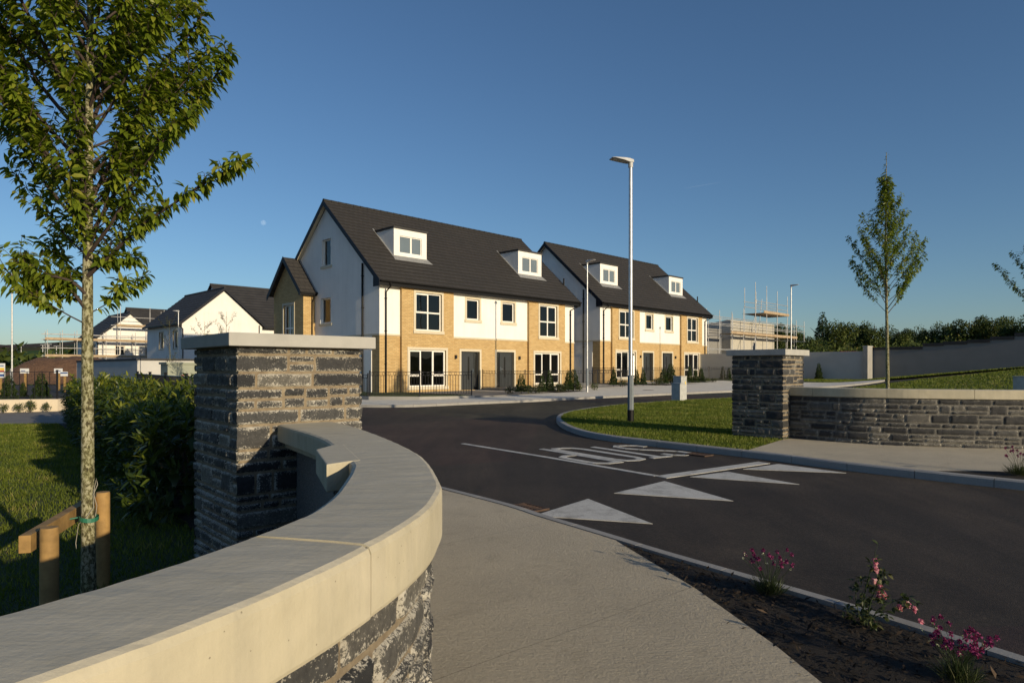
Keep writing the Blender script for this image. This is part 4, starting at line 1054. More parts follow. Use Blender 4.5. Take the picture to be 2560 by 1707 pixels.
def make_tree(root, H, z0, limbs, trunk_r, leafL, nleaf_scale=1., twig_len=.28, spread=.5, detail=True, leafmat=None, seed=1, leader=.0, extra=(), flatter=.0, bsc=.24):
    """young street tree; origin at trunk foot"""
    rg = random.Random(seed); tp = []; n = 14
    for i in range(n + 1):
        t = i / n; tp.append(Vector((.03 * math.sin(t * 5 + seed) * H * .12, .03 * math.sin(t * 4 + 2 * seed) * H * .12, t * H)))
    mb = MB(); mb.tube(tp, [trunk_r * (1 - .88 * (i / n) ** 1.1) * (1.12 if i == 0 else 1) for i in range(n + 1)], 10)
    mb.build('trunk', M['bark'], root)
    def tr(z): i = min(n - 1, int(z / H * n)); f = z / H * n - i; return tp[i].lerp(tp[i + 1], f)
    br = MB(); P, D = [], []
    def leafy(pts, dens, r0=.0):
        for a, b in zip(pts[:-1], pts[1:]):
            ln = (b - a).length; k = ln * dens * nleaf_scale; k = int(k) + (rg.random() < k % 1)
            for _ in range(k):
                q = a.lerp(b, rg.random()); ax = (b - a).normalized()
                o = Vector((rg.gauss(0, 1), rg.gauss(0, 1), rg.gauss(0, 1))); o = (o - ax * o.dot(ax)).normalized()
                P.append(q + o * .006); D.append(ax * .55 + o * .75 + Vector((0, 0, -.55)))
    def limb(pts, r, first=.25, tw=1.):
        m = len(pts); br.tube(pts, [r * (1 - .8 * i / (m - 1)) for i in range(m)], 6, cap=False)
        leafy(pts[max(1, int(m * first)):], 40)
        tot = sum((b - a).length for a, b in zip(pts[:-1], pts[1:]))
        for i in range(int(m * first) + 1, m):
            for _ in range(2 if rg.random() < .75 else 1):
                ax = (pts[i] - pts[i - 1]).normalized(); az = rg.uniform(0, 6.28)
                o = Vector((math.cos(az), math.sin(az), rg.uniform(-.15, .55))).normalized()
                d = (ax * .75 + o * .8).normalized(); ln = tw * twig_len * rg.uniform(.45, 1.15) * (1 - .45 * i / m)
                q = [pts[i]]
                for s in range(3): d = (d + Vector((0, 0, .10))).normalized(); q.append(q[-1] + d * ln / 3)
                br.tube(q, [.0035, .003, .0022, .0012], 4, cap=False); leafy(q, 46)
    for (z, az, el, ln) in limbs:
        p = tr(z); d = Vector((math.cos(az) * math.cos(el), math.sin(az) * math.cos(el), math.sin(el))); pts = [p]; m = max(5, int(ln / .11))
        for s in range(m):
            d = (d + Vector((rg.gauss(0, .05), rg.gauss(0, .05), .045 - flatter + rg.gauss(0, .03)))).normalized(); pts.append(pts[-1] + d * ln / m)
        limb(pts, max(.005, trunk_r * bsc * (ln / 1.1)))
    for path in extra: limb([Vector(p) for p in path], trunk_r * .3, .2, .55)
    if leader:
        top = tr(H * .999); pts = [tr(H * (1 - leader)), tr(H * (1 - leader * .5)), top]; leafy(pts, 26)
    br.build('branch', M['twig'], root)
    P = np.array([tuple(p) for p in P]); D = np.array([tuple(p) for p in D])
    leaves_obj('crown', P, D, leafL, .40, leafmat or M['leaf'], root, detail=detail, fold=.3, droop=.3)
    return len(P)
# the big young tree on the left
T1 = (-2.82, 4.40); g1 = G(*T1)
t1 = empty('young_tree', (T1[0], T1[1], g1), 0, 'leafy young tree with lichen-spotted trunk, tied to timber stakes in the left foreground', 'tree')
rg = random.Random(4); limbs = []
for i in range(96):
    z = 2.26 + 3.6 * (i / 95.) ** 1.05; az = i * 2.399 + rg.uniform(-.4, .4)
    f = 1 if z < 3.4 else max(.45, 1 - (z - 3.4) / 3.2)
    ln = ((1.32 if math.cos(az) < .1 else 1.0) * f + rg.uniform(-.12, .16)) * (.62 if z < 2.55 else 1)
    limbs.append((z, az, R(rg.uniform(34, 56)), ln))
for az, z, ln in ((2.9, 2.05, .62), (3.4, 1.93, .55), (2.5, 2.2, .7), (.3, 2.0, .35)): limbs.append((z, az, R(28), ln))
def t1p(px, py, Y): return ((px - 1280) / 1650. * Y - T1[0], Y - T1[1], EYE + (922 - py) / 1650. * Y - g1)
def poly3(pts, n=12):
    c, s = catmull([np.array(p) for p in pts]) if False else (None, None)
    P = [np.array(p, float) for p in pts]; out = []
    P2 = [2 * P[0] - P[1]] + P + [2 * P[-1] - P[-2]]
    for i in range(1, len(P2) - 2):
        for t in np.linspace(0, 1, 4, endpoint=False):
            a, b, c, d = P2[i - 1:i + 3]; out.append(tuple(.5 * ((2 * b) + (c - a) * t + (2 * a - 5 * b + 4 * c - d) * t * t + (3 * b - a - 3 * c + d) * t ** 3)))
    return out + [tuple(P[-1])]
ex = [poly3([t1p(221, 690, 4.4), t1p(290, 625, 4.35), t1p(357, 561, 4.3), t1p(434, 510, 4.25), t1p(515, 455, 4.2), t1p(560, 432, 4.17), t1p(605, 412, 4.15)]),
      poly3([t1p(221, 600, 4.4), t1p(290, 480, 4.4), t1p(370, 380, 4.4), t1p(450, 300, 4.4), t1p(520, 215, 4.4), t1p(545, 180, 4.4), t1p(566, 140, 4.4)]),
      poly3([t1p(219, 520, 4.4), t1p(290, 380, 4.5), t1p(370, 250, 4.5), t1p(430, 140, 4.5), t1p(480, 75, 4.5), t1p(502, 42, 4.5)]),
      poly3([t1p(219, 640, 4.4), t1p(290, 540, 4.3), t1p(350, 430, 4.3), t1p(420, 340, 4.2), t1p(475, 290, 4.2)]),
      poly3([t1p(215, 735, 4.4), t1p(180, 705, 4.35), t1p(130, 690, 4.3), t1p(90, 690, 4.3), t1p(60, 655, 4.3)]),
      poly3([t1p(213, 770, 4.4), t1p(185, 735, 4.4), t1p(160, 715, 4.4), t1p(110, 738, 4.35), t1p(80, 735, 4.3)]),
      poly3([t1p(219, 690, 4.4), t1p(250, 660, 4.4), t1p(290, 655, 4.4), t1p(330, 650, 4.4)])]
make_tree(t1, 6.2, 0, limbs, .045, .071, 2.3, .30, detail=True, seed=3, extra=ex)
# slender tree beyond the right wall, and its neighbour at the edge
def fastigiate(seed, H):
    rg = random.Random(seed); out = []
    for i in range(54):
        u = i / 53.; z = H * (.39 + .49 * u); az = i * 2.399 + rg.uniform(-.5, .5)
        ln = H * (.235 * (1 - u) ** 1.1 + .022) * rg.uniform(.75, 1.2); out.append((z, az, R(40 + 26 * u + rg.uniform(-7, 7)), ln))
    return out
T2 = (9.65, 17.); t2 = empty('young_tree', (*T2, Gz(*T2) + .08), 0, 'slim pointed young tree standing alone on grass behind the far stone wall', 'tree')
H2t = 1.654 + (922 - 381) / 1650. * 17 - Gz(*T2) - .08
make_tree(t2, H2t, 0, fastigiate(6, H2t), .05, .094, 1.2, .30, detail=False, seed=8, leader=.13, bsc=.13)
t3 = copy_tree(t2); t3.location = (13.42, 16.3, Gz(13.42, 16.3) + .05); t3.rotation_euler.z = 2.1; t3.scale = (.97, .97, .93)
tag(t3, 'young tree cut off by the right edge of the picture', 'tree')

# stakes and tie
sroot = empty('tree_stake_frame', (-2.65, 3.78, G(-2.65, 3.78)), 0, 'two round timber stakes with a slanting rail beside the foreground trunk', 'tree stakes')
for (x, y, h) in ((-2.65, 3.78, .735), (-3.05, 4.92, .725)):
    mb = MB(); mb.tube([(x + 2.65, y - 3.78, -.1), (x + 2.65, y - 3.78, h - .01), (x + 2.65, y - 3.78, h)], [.048, .047, .044], 14); mb.build('stake', M['timber'], sroot)
mb = MB(); a = Vector((-.105, -.05, .60)); b = Vector((-.50, 1.22, .595)); dr_ = (b - a).normalized(); sd = Vector((dr_.y, -dr_.x, 0)) * .03
for_ = [a - sd, a + sd, b + sd, b - sd]
mb.add([tuple(p) for p in for_] + [tuple(p + Vector((0, 0, .10))) for p in for_], [(0, 1, 2, 3), (4, 5, 6, 7), (0, 1, 5, 4), (1, 2, 6, 5), (2, 3, 7, 6), (3, 0, 4, 7)]); mb.build('rail', M['timber'], sroot, bevel=.004)
tie = empty('tree_tie', (T1[0], T1[1], g1 + .64), 0, 'green strap and loose pale twine tied round the foreground trunk', 'tree tie')
mb = MB(); ring = [(.058 * math.cos(a), .058 * math.sin(a), .006 * math.sin(2 * a)) for a in np.linspace(0, 6.283, 17)]
for i in range(16): mb.quad((*ring[i][:2], ring[i][2] - .014), (*ring[i + 1][:2], ring[i + 1][2] - .014), (*ring[i + 1][:2], ring[i + 1][2] + .014), (*ring[i][:2], ring[i][2] + .014))
mb.tube([(-.055, 0, .01), (-.16, -.1, 0), (-.19, -.12, -.01)], .006, 6); mb.build('strap', M['tie'], tie)
mb = MB(); mb.tube([(.056, -.02, .02), (.065, -.02, .09), (.05, -.03, .17), (.07, -.02, .23), (.055, -.01, .27), (.045, -.02, .19), (.05, -.03, .08), (.02, -.055, .02), (-.05, -.03, -.03), (-.075, -.02, -.16), (-.07, -.02, -.2)], .0022, 5); mb.build('twine', M['wire'], tie)

# laurel hedge
def hedge():
    root = empty('laurel_hedge', (-7.5, 13., G(-7.5, 13)), 0, 'dense laurel hedge between the left lawn and the stone pillar', 'hedge')
    a = np.array([-3.05, 6.85]); b = np.array([-12.3, 19.3]); d = (b - a); Ls = np.hypot(*d); d /= Ls; nn = np.array([d[1], -d[0]]); hw_, hh = .62, 1.17
    if nn[0] < 0: nn = -nn
    P, D, Lh, rn = [], [], [], []
    for _ in range(1650):
        t = Ls * nrg.random() ** 1.25; f = nrg.random()
        ht = hh * (.86 + .14 * sst(t / 3.5)) * (1 + .09 * math.sin(t * 1.7) + .05 * math.sin(t * 4.1))
        if f < .42: o, z, ax = -hw_ + nrg.normal(0, .07), ht * nrg.uniform(.04, .97), np.array([-nn[0], -nn[1], .5])
        elif f < .84: o, z, ax = nrg.uniform(-hw_, hw_), ht + nrg.normal(0, .05), np.array([nrg.normal(0, .25), nrg.normal(0, .25), 1.])
        else: o, z, ax = hw_ * nrg.uniform(.6, 1), ht * nrg.uniform(.3, 1), np.array([nn[0], nn[1], .5])
        if nrg.random() < .08 and z > ht * .8: z += nrg.uniform(.05, .2)
        if t < .25 and nrg.random() < .5: ax = np.array([-d[0], -d[1], .4])
        c = np.array([*(a + d * t + nn * o), G(*(a + d * t)) + z]); ax = ax / np.linalg.norm(ax) + nrg.normal(0, .28, 3); ax /= np.linalg.norm(ax)
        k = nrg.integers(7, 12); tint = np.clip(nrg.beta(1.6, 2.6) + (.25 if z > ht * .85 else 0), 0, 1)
        for i in range(k):
            o2 = nrg.normal(0, 1, 3); o2 -= ax * o2.dot(ax); o2 /= np.linalg.norm(o2); u = i / k
            P.append(c + ax * (.14 * u - .10)); D.append(o2 * (1 - .55 * u) + ax * (.25 + .75 * u)); Lh.append(nrg.uniform(.11, .18) * (1 - .25 * u)); rn.append(np.clip(tint + .25 * (u - .5) + nrg.normal(0, .08), 0, 1))
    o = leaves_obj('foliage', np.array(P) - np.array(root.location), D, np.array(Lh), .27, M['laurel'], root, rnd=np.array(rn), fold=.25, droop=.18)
    # inner mass of darker leaves filling the hedge, and its stems
    P = []
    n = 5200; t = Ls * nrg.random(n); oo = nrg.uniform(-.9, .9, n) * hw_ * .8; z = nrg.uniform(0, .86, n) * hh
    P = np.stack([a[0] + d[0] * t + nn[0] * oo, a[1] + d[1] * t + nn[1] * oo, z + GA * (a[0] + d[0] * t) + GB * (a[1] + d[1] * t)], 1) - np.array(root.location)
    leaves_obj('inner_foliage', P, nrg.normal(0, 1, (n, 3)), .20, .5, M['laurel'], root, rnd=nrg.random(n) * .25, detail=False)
    mb = MB()
    for _ in range(60):
        tt = Ls * rng.random(); q = a + d * tt; mb.tube([(q[0] - root.location.x, q[1] - root.location.y, G(*q) - root.location.z), (q[0] - root.location.x + rng.uniform(-.2, .2), q[1] - root.location.y + rng.uniform(-.2, .2), G(*q) - root.location.z + 1.)], [.012, .005], 5)
    mb.build('stem', M['twig'], root)
hedge()

# small shrubs: conical evergreens and loose low plants
def cone_points(n, h, r, pw=.8):
    z = h * (1 - np.sqrt(nrg.random(n)) * .98); rad = r * np.clip((1 - z / h), 0, 1) ** pw * (.75 + .3 * nrg.random(n)); rad *= 1 + .16 * np.sin(z * 23)
    a = nrg.uniform(0, 6.283, n); P = np.stack([rad * np.cos(a), rad * np.sin(a), z + .02], 1)
    D = np.stack([np.cos(a) * .6, np.sin(a) * .6, np.full(n, .9)], 1) + nrg.normal(0, .3, (n, 3)); return P, D
def conifer_mesh(name, n=1500, h=1., r=.26, pw=.75):
    P, D = cone_points(n, h, r, pw); L = nrg.uniform(.03, .065, n); V, T, k = leaf_mesh(P, D, L, L * .55, detail=False)
    return np_mesh(name, V, T, [M['conifer']], {'rnd': np.repeat(np.clip(nrg.random(n) * .7 + .3 * (np.sin(P[:, 2] * 17 + P[:, 0] * 9) > .3), 0, 1), k)})
def bush_mesh(name, n, r, h, leaf, mat, seed=0, wd=.5):
    lob = [(nrg.uniform(-.5, .5) * r, nrg.uniform(-.5, .5) * r, nrg.uniform(.35, .75) * h, nrg.uniform(.4, .62)) for _ in range(6)]
    P = []; D = []
    for i in range(n):
        lx, ly, lz, s = lob[nrg.integers(0, 6)]; u = nrg.normal(0, 1, 3); u /= np.linalg.norm(u); q = nrg.uniform(.45, 1.05)
        p = np.array([lx + u[0] * r * s * q, ly + u[1] * r * s * q, max(.02, lz + u[2] * h * s * .6 * q)]); P.append(p); D.append(u + np.array([0, 0, .5]) + nrg.normal(0, .4, 3))
    P = np.array(P); L = nrg.uniform(.7, 1.3, n) * leaf; V, T, k = leaf_mesh(P, np.array(D), L, L * wd, detail=False)
    return np_mesh(name, V, T, [mat], {'rnd': np.repeat(nrg.random(n), k)})
stem_me = (lambda mb: (mb.tube([(0, 0, -.05), (0, 0, .45)], [.018, .008], 6), mb)[1])(MB())
stem_o = stem_me.build('stem', M['twig']); STEM = stem_o.data; bpy.data.objects.remove(stem_o)
CM = [conifer_mesh('conifer_foliage', 3200, 1., .25, .7), conifer_mesh('conifer_foliage', 2800, 1., .21, .62), conifer_mesh('conifer_foliage', 3600, 1., .30, .55)]
BM_ = [bush_mesh('shrub_foliage', 420, .34, .42, .07, M['dark_leaf']), bush_mesh('shrub_foliage', 300, .30, .34, .08, M['dark_leaf']), bush_mesh('shrub_foliage', 360, .26, .40, .06, M['birch_leaf'])]
def shrub(kind, me, x, y, z, s, label, cat='shrub', group=None, sz=1.):
    r = empty(kind, (x, y, z), rng.uniform(0, 6.28), label, cat, group); r.scale = (s, s, s * sz)
    link('foliage', me, r); link('stem', STEM, r); return r
def px_on(o, px, ly):
    """point of a house frame at depth line local y = ly, seen at column px"""
    a = (px - 1280) / 1650.; x0, y0 = o[0] - UY * ly, o[1] + UX * ly
    t = (a * y0 - x0) / (UX - a * UY); return (x0 + UX * t, y0 + UY * t)
for (o, px, hp, m, lb) in [
    (H1O, 1303, 45, 2, 'broad dark conical evergreen at the railing corner, right of the nearer house doors'),
    (H1O, 1355, 42, 0, 'slim conical evergreen before the left light of the nearer pair’s right ground-floor window'),
    (H1O, 1374, 51, 1, 'taller slim conical evergreen before the middle of the nearer pair’s right ground-floor window'),
    (H1O, 1421, 50, 0, 'dark conical evergreen close to the right downpipe of the nearer houses'),
    (H1O, 1434, 51, 2, 'bright green full conical evergreen left of the small lamp post by the pavement'),
    (H2O, 1534, 40, 0, 'conical evergreen below the farther houses’ left window, left of the tall lamp post'),
    (H2O, 1592, 37, 1, 'dark conical evergreen just right of the tall lamp post in the far front garden'),
    (H2O, 1608, 38, 1, 'slender conical evergreen before the left door of the farther houses'),
    (H2O, 1659, 38, 2, 'wide dark evergreen bush between the doors of the farther houses'),
    (H2O, 1677, 48, 2, 'largest leafy evergreen in the far front garden, above the concrete cabinets'),
    (H2O, 1724, 40, 1, 'narrow evergreen directly right of the stickered cabinet, before the right bay window'),
    (H2O, 1739, 33, 0, 'short conical evergreen before the right ground-floor window of the farther houses'),
    (H2O, 1753, 37, 0, 'conical evergreen near the right downpipe of the farther houses')]:
    ly = -5.2 if o is H1O else -5.0
    x, y = px_on(o, px, ly); z = .5 if o is H1O else .68
    shrub('conifer_shrub', CM[m], x, y, z, hp / 1650. * y, lb, 'evergreen shrub', 'conical evergreens in the front gardens', 1.05)
for (px, Y, z, hp, lb) in [(1807, 50.0, .85, 33, 'small conical evergreen against the grey wall, close left of the far pillar'), (1822, 50., .86, 30, 'small evergreen partly hidden by the left edge of the far pillar'), (2047, 47.8, 1.0, 41, 'lone dark conical evergreen before the grey wall, right of the far pillar')]:
    x, y = place_px(px, Y); shrub('conifer_shrub', CM[1], x, y, Gz(x, y) + .1, hp / 1650. * Y, lb, 'evergreen shrub', 'conical evergreens by the grey wall')
for (o, px, m, s, lb) in [(H1O, 1275, 0, .9, 'low dark shrub at the step of the nearer right door'), (H1O, 1322, 1, 1.1, 'low bush between the corner evergreen and the right bay window'), (H1O, 1338, 0, .95, 'low bush under the left edge of the right bay window'),
        (H1O, 1397, 1, 1.2, 'spreading low shrub under the right edge of the nearer right window'), (H1O, 1411, 0, 1., 'low bush left of the paired evergreens by the downpipe'), (H1O, 1449, 2, 1.0, 'pale-leaved low plant just left of the small lamp post'),
        (H1O, 1487, 2, 1.0, 'sparse pale shrub just right of the small lamp post'), (H2O, 1556, 0, .9, 'low shrub between the first evergreen and the tall lamp post'), (H2O, 1640, 0, 1.15, 'low dark bush between the far doors'),
        (H2O, 1692, 1, 1., 'low shrub behind the concrete cabinets'), (H2O, 1768, 2, 1., 'pale low shrub below the far right downpipe'), (H2O, 1782, 0, .9, 'low shrub at the right end of the far front garden'), (H2O, 1712, 2, .9, 'pale sprig peeping over the right cabinet')]:
    x, y = px_on(o, px, -5.7 if o is H1O else -5.5); shrub('low_shrub', BM_[m], x, y, .49 if o is H1O else .66, s, lb, 'shrub', 'low shrubs in the front gardens')

# ------------------------------------------------------------------ railings
def railing(label, pts, h, sp=.12, hoops=True, bar_r=.011, post_at=None, name='railing', rot=None):
    """metal railing along 3-D points: posts, rails and one infill of bars"""
    o = Vector(pts[0]); root = empty(name, o, 0, label, 'railing'); P = [Vector(p) - o for p in pts]
    for i, p in enumerate(P):
        mb = MB(); mb.box(p.x - .025, p.x + .025, p.y - .025, p.y + .025, p.z - .05, p.z + h + .06); mb.box(p.x - .032, p.x + .032, p.y - .032, p.y + .032, p.z + h + .06, p.z + h + .075)
        mb.build('post', M['black_metal'], root)
    inf = MB()
    for a, b in zip(P[:-1], P[1:]):
        for dz in ((h, h - .14, .08) if hoops else (h, .08)):
            mb = MB(); mb.tube([a + Vector((0, 0, dz)), b + Vector((0, 0, dz))], .012, 5, sm=False); mb.build('rail', M['black_metal'], root)
        L = (b - a).length; n = max(1, int(L / sp)); d = (b - a) / n
        for i in range(1, n):
            q = a + d * i; inf.tube([q + Vector((0, 0, .08)), q + Vector((0, 0, h - (.14 if hoops else 0)))], bar_r, 5, sm=False, cap=False)
            if hoops and i % 2:
                u = d.normalized(); c = q + Vector((0, 0, h - .07))
                inf.tube([c + u * .055 * math.cos(t) + Vector((0, 0, .058 * math.sin(t))) for t in np.linspace(0, 6.283, 11)], .007, 4, sm=False, cap=False)
    inf.build('bar_panel', M['black_metal'], root)
    return root
def w3(o, x, y, z): p = hw(o, x, y); return (*p, z)
railing('hooped black railing in front of the nearer left ground-floor window', [w3(H1O, -2.58, -3.1, .49), w3(H1O, -1.25, -4.83, .50), w3(H1O, .98, -5.62, .50)], 1.02)
railing('short black railing returning behind the left stone pillar towards the house side', [w3(H1O, -2.64, -3.05, .40), w3(H1O, -2.64, .6, .42), w3(H1O, -2.64, 3.5, .42)], 1.0)
railing('hooped black railing round the nearer right front garden', [w3(H1O, 6.63, -.25, .56), w3(H1O, 6.2, -3.9, .54), w3(H1O, 9.9, -4.1, .55), w3(H1O, 12.0, -4.1, .56), w3(H1O, 14.3, -4.1, .57), w3(H1O, 15.4, -4.1, .58)], 1.0)
railing('dense black gate railing between the two pairs of houses', [w3(H1O, 15.7, -4.2, .58), w3(H1O, 15.9, -2.4, .6), w3(H1O, 16.1, -.6, .6)], 1.12, .10)
railing('hooped black railing along the farther front gardens', [w3(H2O, -.9, -4.0, .70), w3(H2O, 1.6, -4.1, .72), w3(H2O, 4.6, -4.15, .73), w3(H2O, 7.4, -4.2, .74), w3(H2O, 9.6, -4.2, .75), w3(H2O, 12.3, -4.2, .77), w3(H2O, 15.0, -4.2, .78), w3(H2O, 18.5, -4.0, .80)], 1.02)
a, b = np.array([-2.15, 7.35]), np.array([-11.4, 20.1])
railing('black vertical-bar railing behind the laurel hedge', [(*(a + (b - a) * k / 6), G(*(a + (b - a) * k / 6)) + .05) for k in range(7)], 1.36, .11, False, .009)

# planter and its railing at the far left
pr = empty('planter_wall', (-16.65, 24.18, G(-16.65, 24.18)), 0, 'low cream rendered planter wall at the left edge', 'wall')
mb = MB(); q = [(0, 0), (-12, -3.4), (-12.2, -2.9), (-.4, .45), (-.3, 6), (.1, 6)]; mb.prism(q, -.05, .46); mb.build('wall_body', M['planter'], pr)
mb = MB(); mb.prism([(-.45, .47), (-12.2, -2.85), (-12.2, 3), (-.35, 6)], 0, .36); mb.build('planter_soil', M['mulch'], pr)
zp = G(-16.65, 24.18) + .46
railing('plain black railing standing on the cream planter wall', [(-16.85, 24.45, zp), (-19.6, 23.65, zp), (-22.4, 22.85, zp), (-25.2, 22.05, zp)], 1.0, .235, False, .012)
for px, Y, hp, m, lb in ((22, 25.3, 62, 2, 'dark upright evergreen behind the planter railing, at the left edge'), (103, 26.0, 66, 2, 'dark bushy evergreen behind the right end of the planter railing'), (58, 27.5, 40, 0, 'smaller evergreen between the two railing evergreens')):
    x, y = place_px(px, Y); s = shrub('conifer_shrub', CM[m], x, y, zp - .1, hp / 1650. * Y, lb, 'evergreen shrub', 'evergreens behind the planter railing')
for px, lb in ((8, 'small leafy plant at the foot of the planter wall, leftmost'), (48, 'spindly small plant at the foot of the planter wall, left of a taller one'), (76, 'tallest small plant at the foot of the planter wall'), (116, 'round small plant at the foot of the planter wall near its right end')):
    x, y = place_px(px, 23.9 - (116 - px) * .004); shrub('low_shrub', BM_[2], x, y, G(x, y) + .02, .95 if px == 76 else .75, lb, 'plant', 'small plants before the planter wall', 1.1)

# ------------------------------------------------------------------ lamp posts
def lamp(loc, H, head, label, big=False, parts=True):
    root = empty('lamp_post', loc, head, label, 'lamp post', 'street lamps')
    r0, r1 = (.080, .055) if big else (.058, .040); zs = 1.15
    mb = MB(); mb.tube([(0, 0, .30), (0, 0, zs), (0, 0, zs + .03)], [r0, r0, r1 * 1.05], 12 if not big else 8, sm=not big); mb.build('root_section', M['galv_dark'], root)
    mb = MB(); mb.tube([(0, 0, -.1), (0, 0, .30)], r0 * 1.03, 12); mb.build('base_band', M['black_pvc'] if big else M['galv'], root)
    mb = MB(); mb.tube([(0, 0, zs + .03), (0, 0, H * .55), (0, 0, H - .17)], [r1, r1 * .93, r1 * .84], 14); mb.build('pole', M['galv'], root)
    mb = MB(); mb.box(-.03 - r1, -r1 + .004, -.045, .045, zs + .02, zs + .52); mb.build('door_strip', M['galv'], root, bevel=.006)
    # flat LED head reaching out along +x
    mb = MB(); mb.tube([(0, 0, H - .20), (0, 0, H - .06)], r1 * 1.12, 12)
    k = 1.15 if big else 1.
    sec = [(-.06, .050, -.07, .0), (.05, .085, -.085, .012), (.18, .115, -.06, .01), (.40, .12, -.025, .002), (.47, .10, -.018, -.004)]
    vs = []
    for x, hw2, zb, zt in sec: vs += [(x * k, -hw2 * k, H + zb), (x * k, hw2 * k, H + zb), (x * k, hw2 * .8 * k, H + zt), (x * k, -hw2 * .8 * k, H + zt)]
    fs = [(0, 1, 2, 3), (16, 17, 18, 19)] + [(i * 4 + j, i * 4 + (j + 1) % 4, i * 4 + 4 + (j + 1) % 4, i * 4 + 4 + j) for i in range(4) for j in range(4)]
    mb.add(vs, fs); mb.tube([(.02, 0, H), (.02, 0, H + .035)], .022, 8)
    hd = mb.build('lamp_head', M['lamp_grey'], root)
    mb = MB(); mb.add([(.16 * k, -.09 * k, H - .072), (.16 * k, .09 * k, H - .072), (.42 * k, .09 * k, H - .030), (.42 * k, -.09 * k, H - .030)], [(0, 1, 2, 3)]); mb.build('lens', M['white'], hd)
    return root
zl = .318; lamp((3.01, 16.75, zl), 6.64, R(196), 'tall lamp post with black base standing on the grass island', True)
lamp((3.75, 32.89, .50), 6.55, R(-45), 'lamp post on the pavement edge between the two pairs of houses')
lamp((18.4, 43.5, .78), 6.4, R(-45), 'lamp post behind the far stone pillar, beside the right scaffolding')
x, y = place_px(30, 33.); lamp((x, y, .0), 6.42, R(0), 'lamp post at the left edge, behind the planter railing')
x, y = place_px(446, 53.7); lamp((x, y, .1), 6.3, R(170), 'lamp post before the finished white gabled house on the left')

# concrete cabinets on the island
for (px, Y, w_, d_, h_, lb, st) in ((1696, 25.15, .36, .38, .70, 'shorter grey concrete cabinet on the edge of the grass island', False), (1700, 25.9, .40, .36, .95, 'taller grey concrete cabinet with a yellow warning sticker', True)):
    x, y = place_px(px, Y); r = empty('utility_cabinet', (x, y, G(x, y) + .07), R(43), lb, 'utility cabinet', 'concrete cabinets')
    mb = MB(); mb.box(-w_ / 2, w_ / 2, -d_ / 2, d_ / 2, -.05, h_ - .04); mb.build('body', M['kiosk'], r, bevel=.012)
    mb = MB(); mb.box(-w_ / 2 - .008, w_ / 2 + .008, -d_ / 2 - .008, d_ / 2 + .008, h_ - .039, h_); mb.build('top', M['kiosk'], r, bevel=.008)
    if st: mb = MB(); mb.add([(.02, -d_ / 2 - .004, .62), (.16, -d_ / 2 - .004, .62), (.09, -d_ / 2 - .004, .76)], [(0, 1, 2)]); mb.build('sticker', M['yellow'], r)
x, y = place_px(2554, 24.); r = empty('utility_cabinet', (x, y, Gz(x, y) + .1), R(40), 'pale cabinet on the grass at the right edge', 'utility cabinet', 'concrete cabinets')
zc = EYE + (922 - 942) / 1650. * 24 - Gz(x, y) - .1
mb = MB(); mb.box(-.25, .25, -.2, .2, -.2, max(.3, zc)); mb.build('body', M['kiosk'], r, bevel=.01); mb = MB(); mb.box(-.27, .27, -.22, .22, max(.3, zc), max(.3, zc) + .03); mb.build('top', M['kiosk'], r)

# ------------------------------------------------------------------ left middle distance
def gwall(label, pts, h, th, mat, name='garden_wall', capm=None, z=0., co=.04):
    o = pts[0]; r = empty(name, (o[0], o[1], z), 0, label, 'wall'); body = MB(); cp = MB()
    for a, b in zip(pts[:-1], pts[1:]):
        s = strip((a[0] - o[0], a[1] - o[1]), (b[0] - o[0], b[1] - o[1]), th); body.prism(s, -.3, h)
        cp.prism(strip((a[0] - o[0], a[1] - o[1]), (b[0] - o[0], b[1] - o[1]), th + 2 * co), h, h + .09)
    body.build('wall_body', mat, r); cp.build('wall_cap', capm or M['greywall_dark'], r); return r
c0 = place_px(350, 30.); c1 = (c0[0] - UY * 11, c0[1] + UX * 11); c2 = (c0[0] + UX * 3.5, c0[1] + UY * 3.5)
gwall('grey garden wall with dark capping seen over the laurel hedge', [c1, c0, c2], 1.92, .22, M['greywall'], capm=M['slate_roof_far'], z=.12)
x, y = place_px(445, 24.); r = empty('utility_kiosk', (x, y, .1), R(HANG), 'olive-grey service kiosk between hedge and left stone pillar', 'utility cabinet')
mb = MB(); mb.box(-.35, 1.2, 0, .75, -.1, 1.72); mb.build('body', M['green_kiosk'], r, bevel=.01); mb = MB(); mb.box(-.4, 1.25, -.05, .8, 1.72, 1.80); mb.build('top', M['green_kiosk'], r)
mb = MB(); mb.box(.1, .35, -.012, -.001, 1.30, 1.33); mb.box(.14, .31, -.012, -.001, 1.22, 1.24); mb.build('red_marking', M['red'], r)
x, y = place_px(470, 12.5); shrub('conifer_shrub', CM[2], x, y, .1, 1.45, 'bushy green shrub beside the olive-grey kiosk', 'evergreen shrub')
def sparse_tree(px, Y, top, label, seed, rnd_=True):
    x, y = place_px(px, Y); z = G(x, y) + .05; H = EYE + (922 - top) / 1650. * Y - z; r = empty('sapling', (x, y, z), 0, label, 'tree', 'thin saplings on the left')
    rg = random.Random(seed); limbs = [(H * rg.uniform(.35, .93), rg.uniform(0, 6.28), R(rg.uniform(35, 65)), H * rg.uniform(.10, .20)) for _ in range(20)]
    make_tree(r, H, 0, limbs, .022, .05, .55, .22, detail=False, leafmat=M['birch_leaf'], seed=seed, leader=.15)
sparse_tree(424, 26., 800, 'thin pale sapling before the shaded side of the white gabled house', 31)
sparse_tree(512, 22., 803, 'small sapling above the left end of the near pillar cap', 32)
sparse_tree(566, 21., 779, 'tallest thin sapling above the near pillar cap, before the white gable', 33)
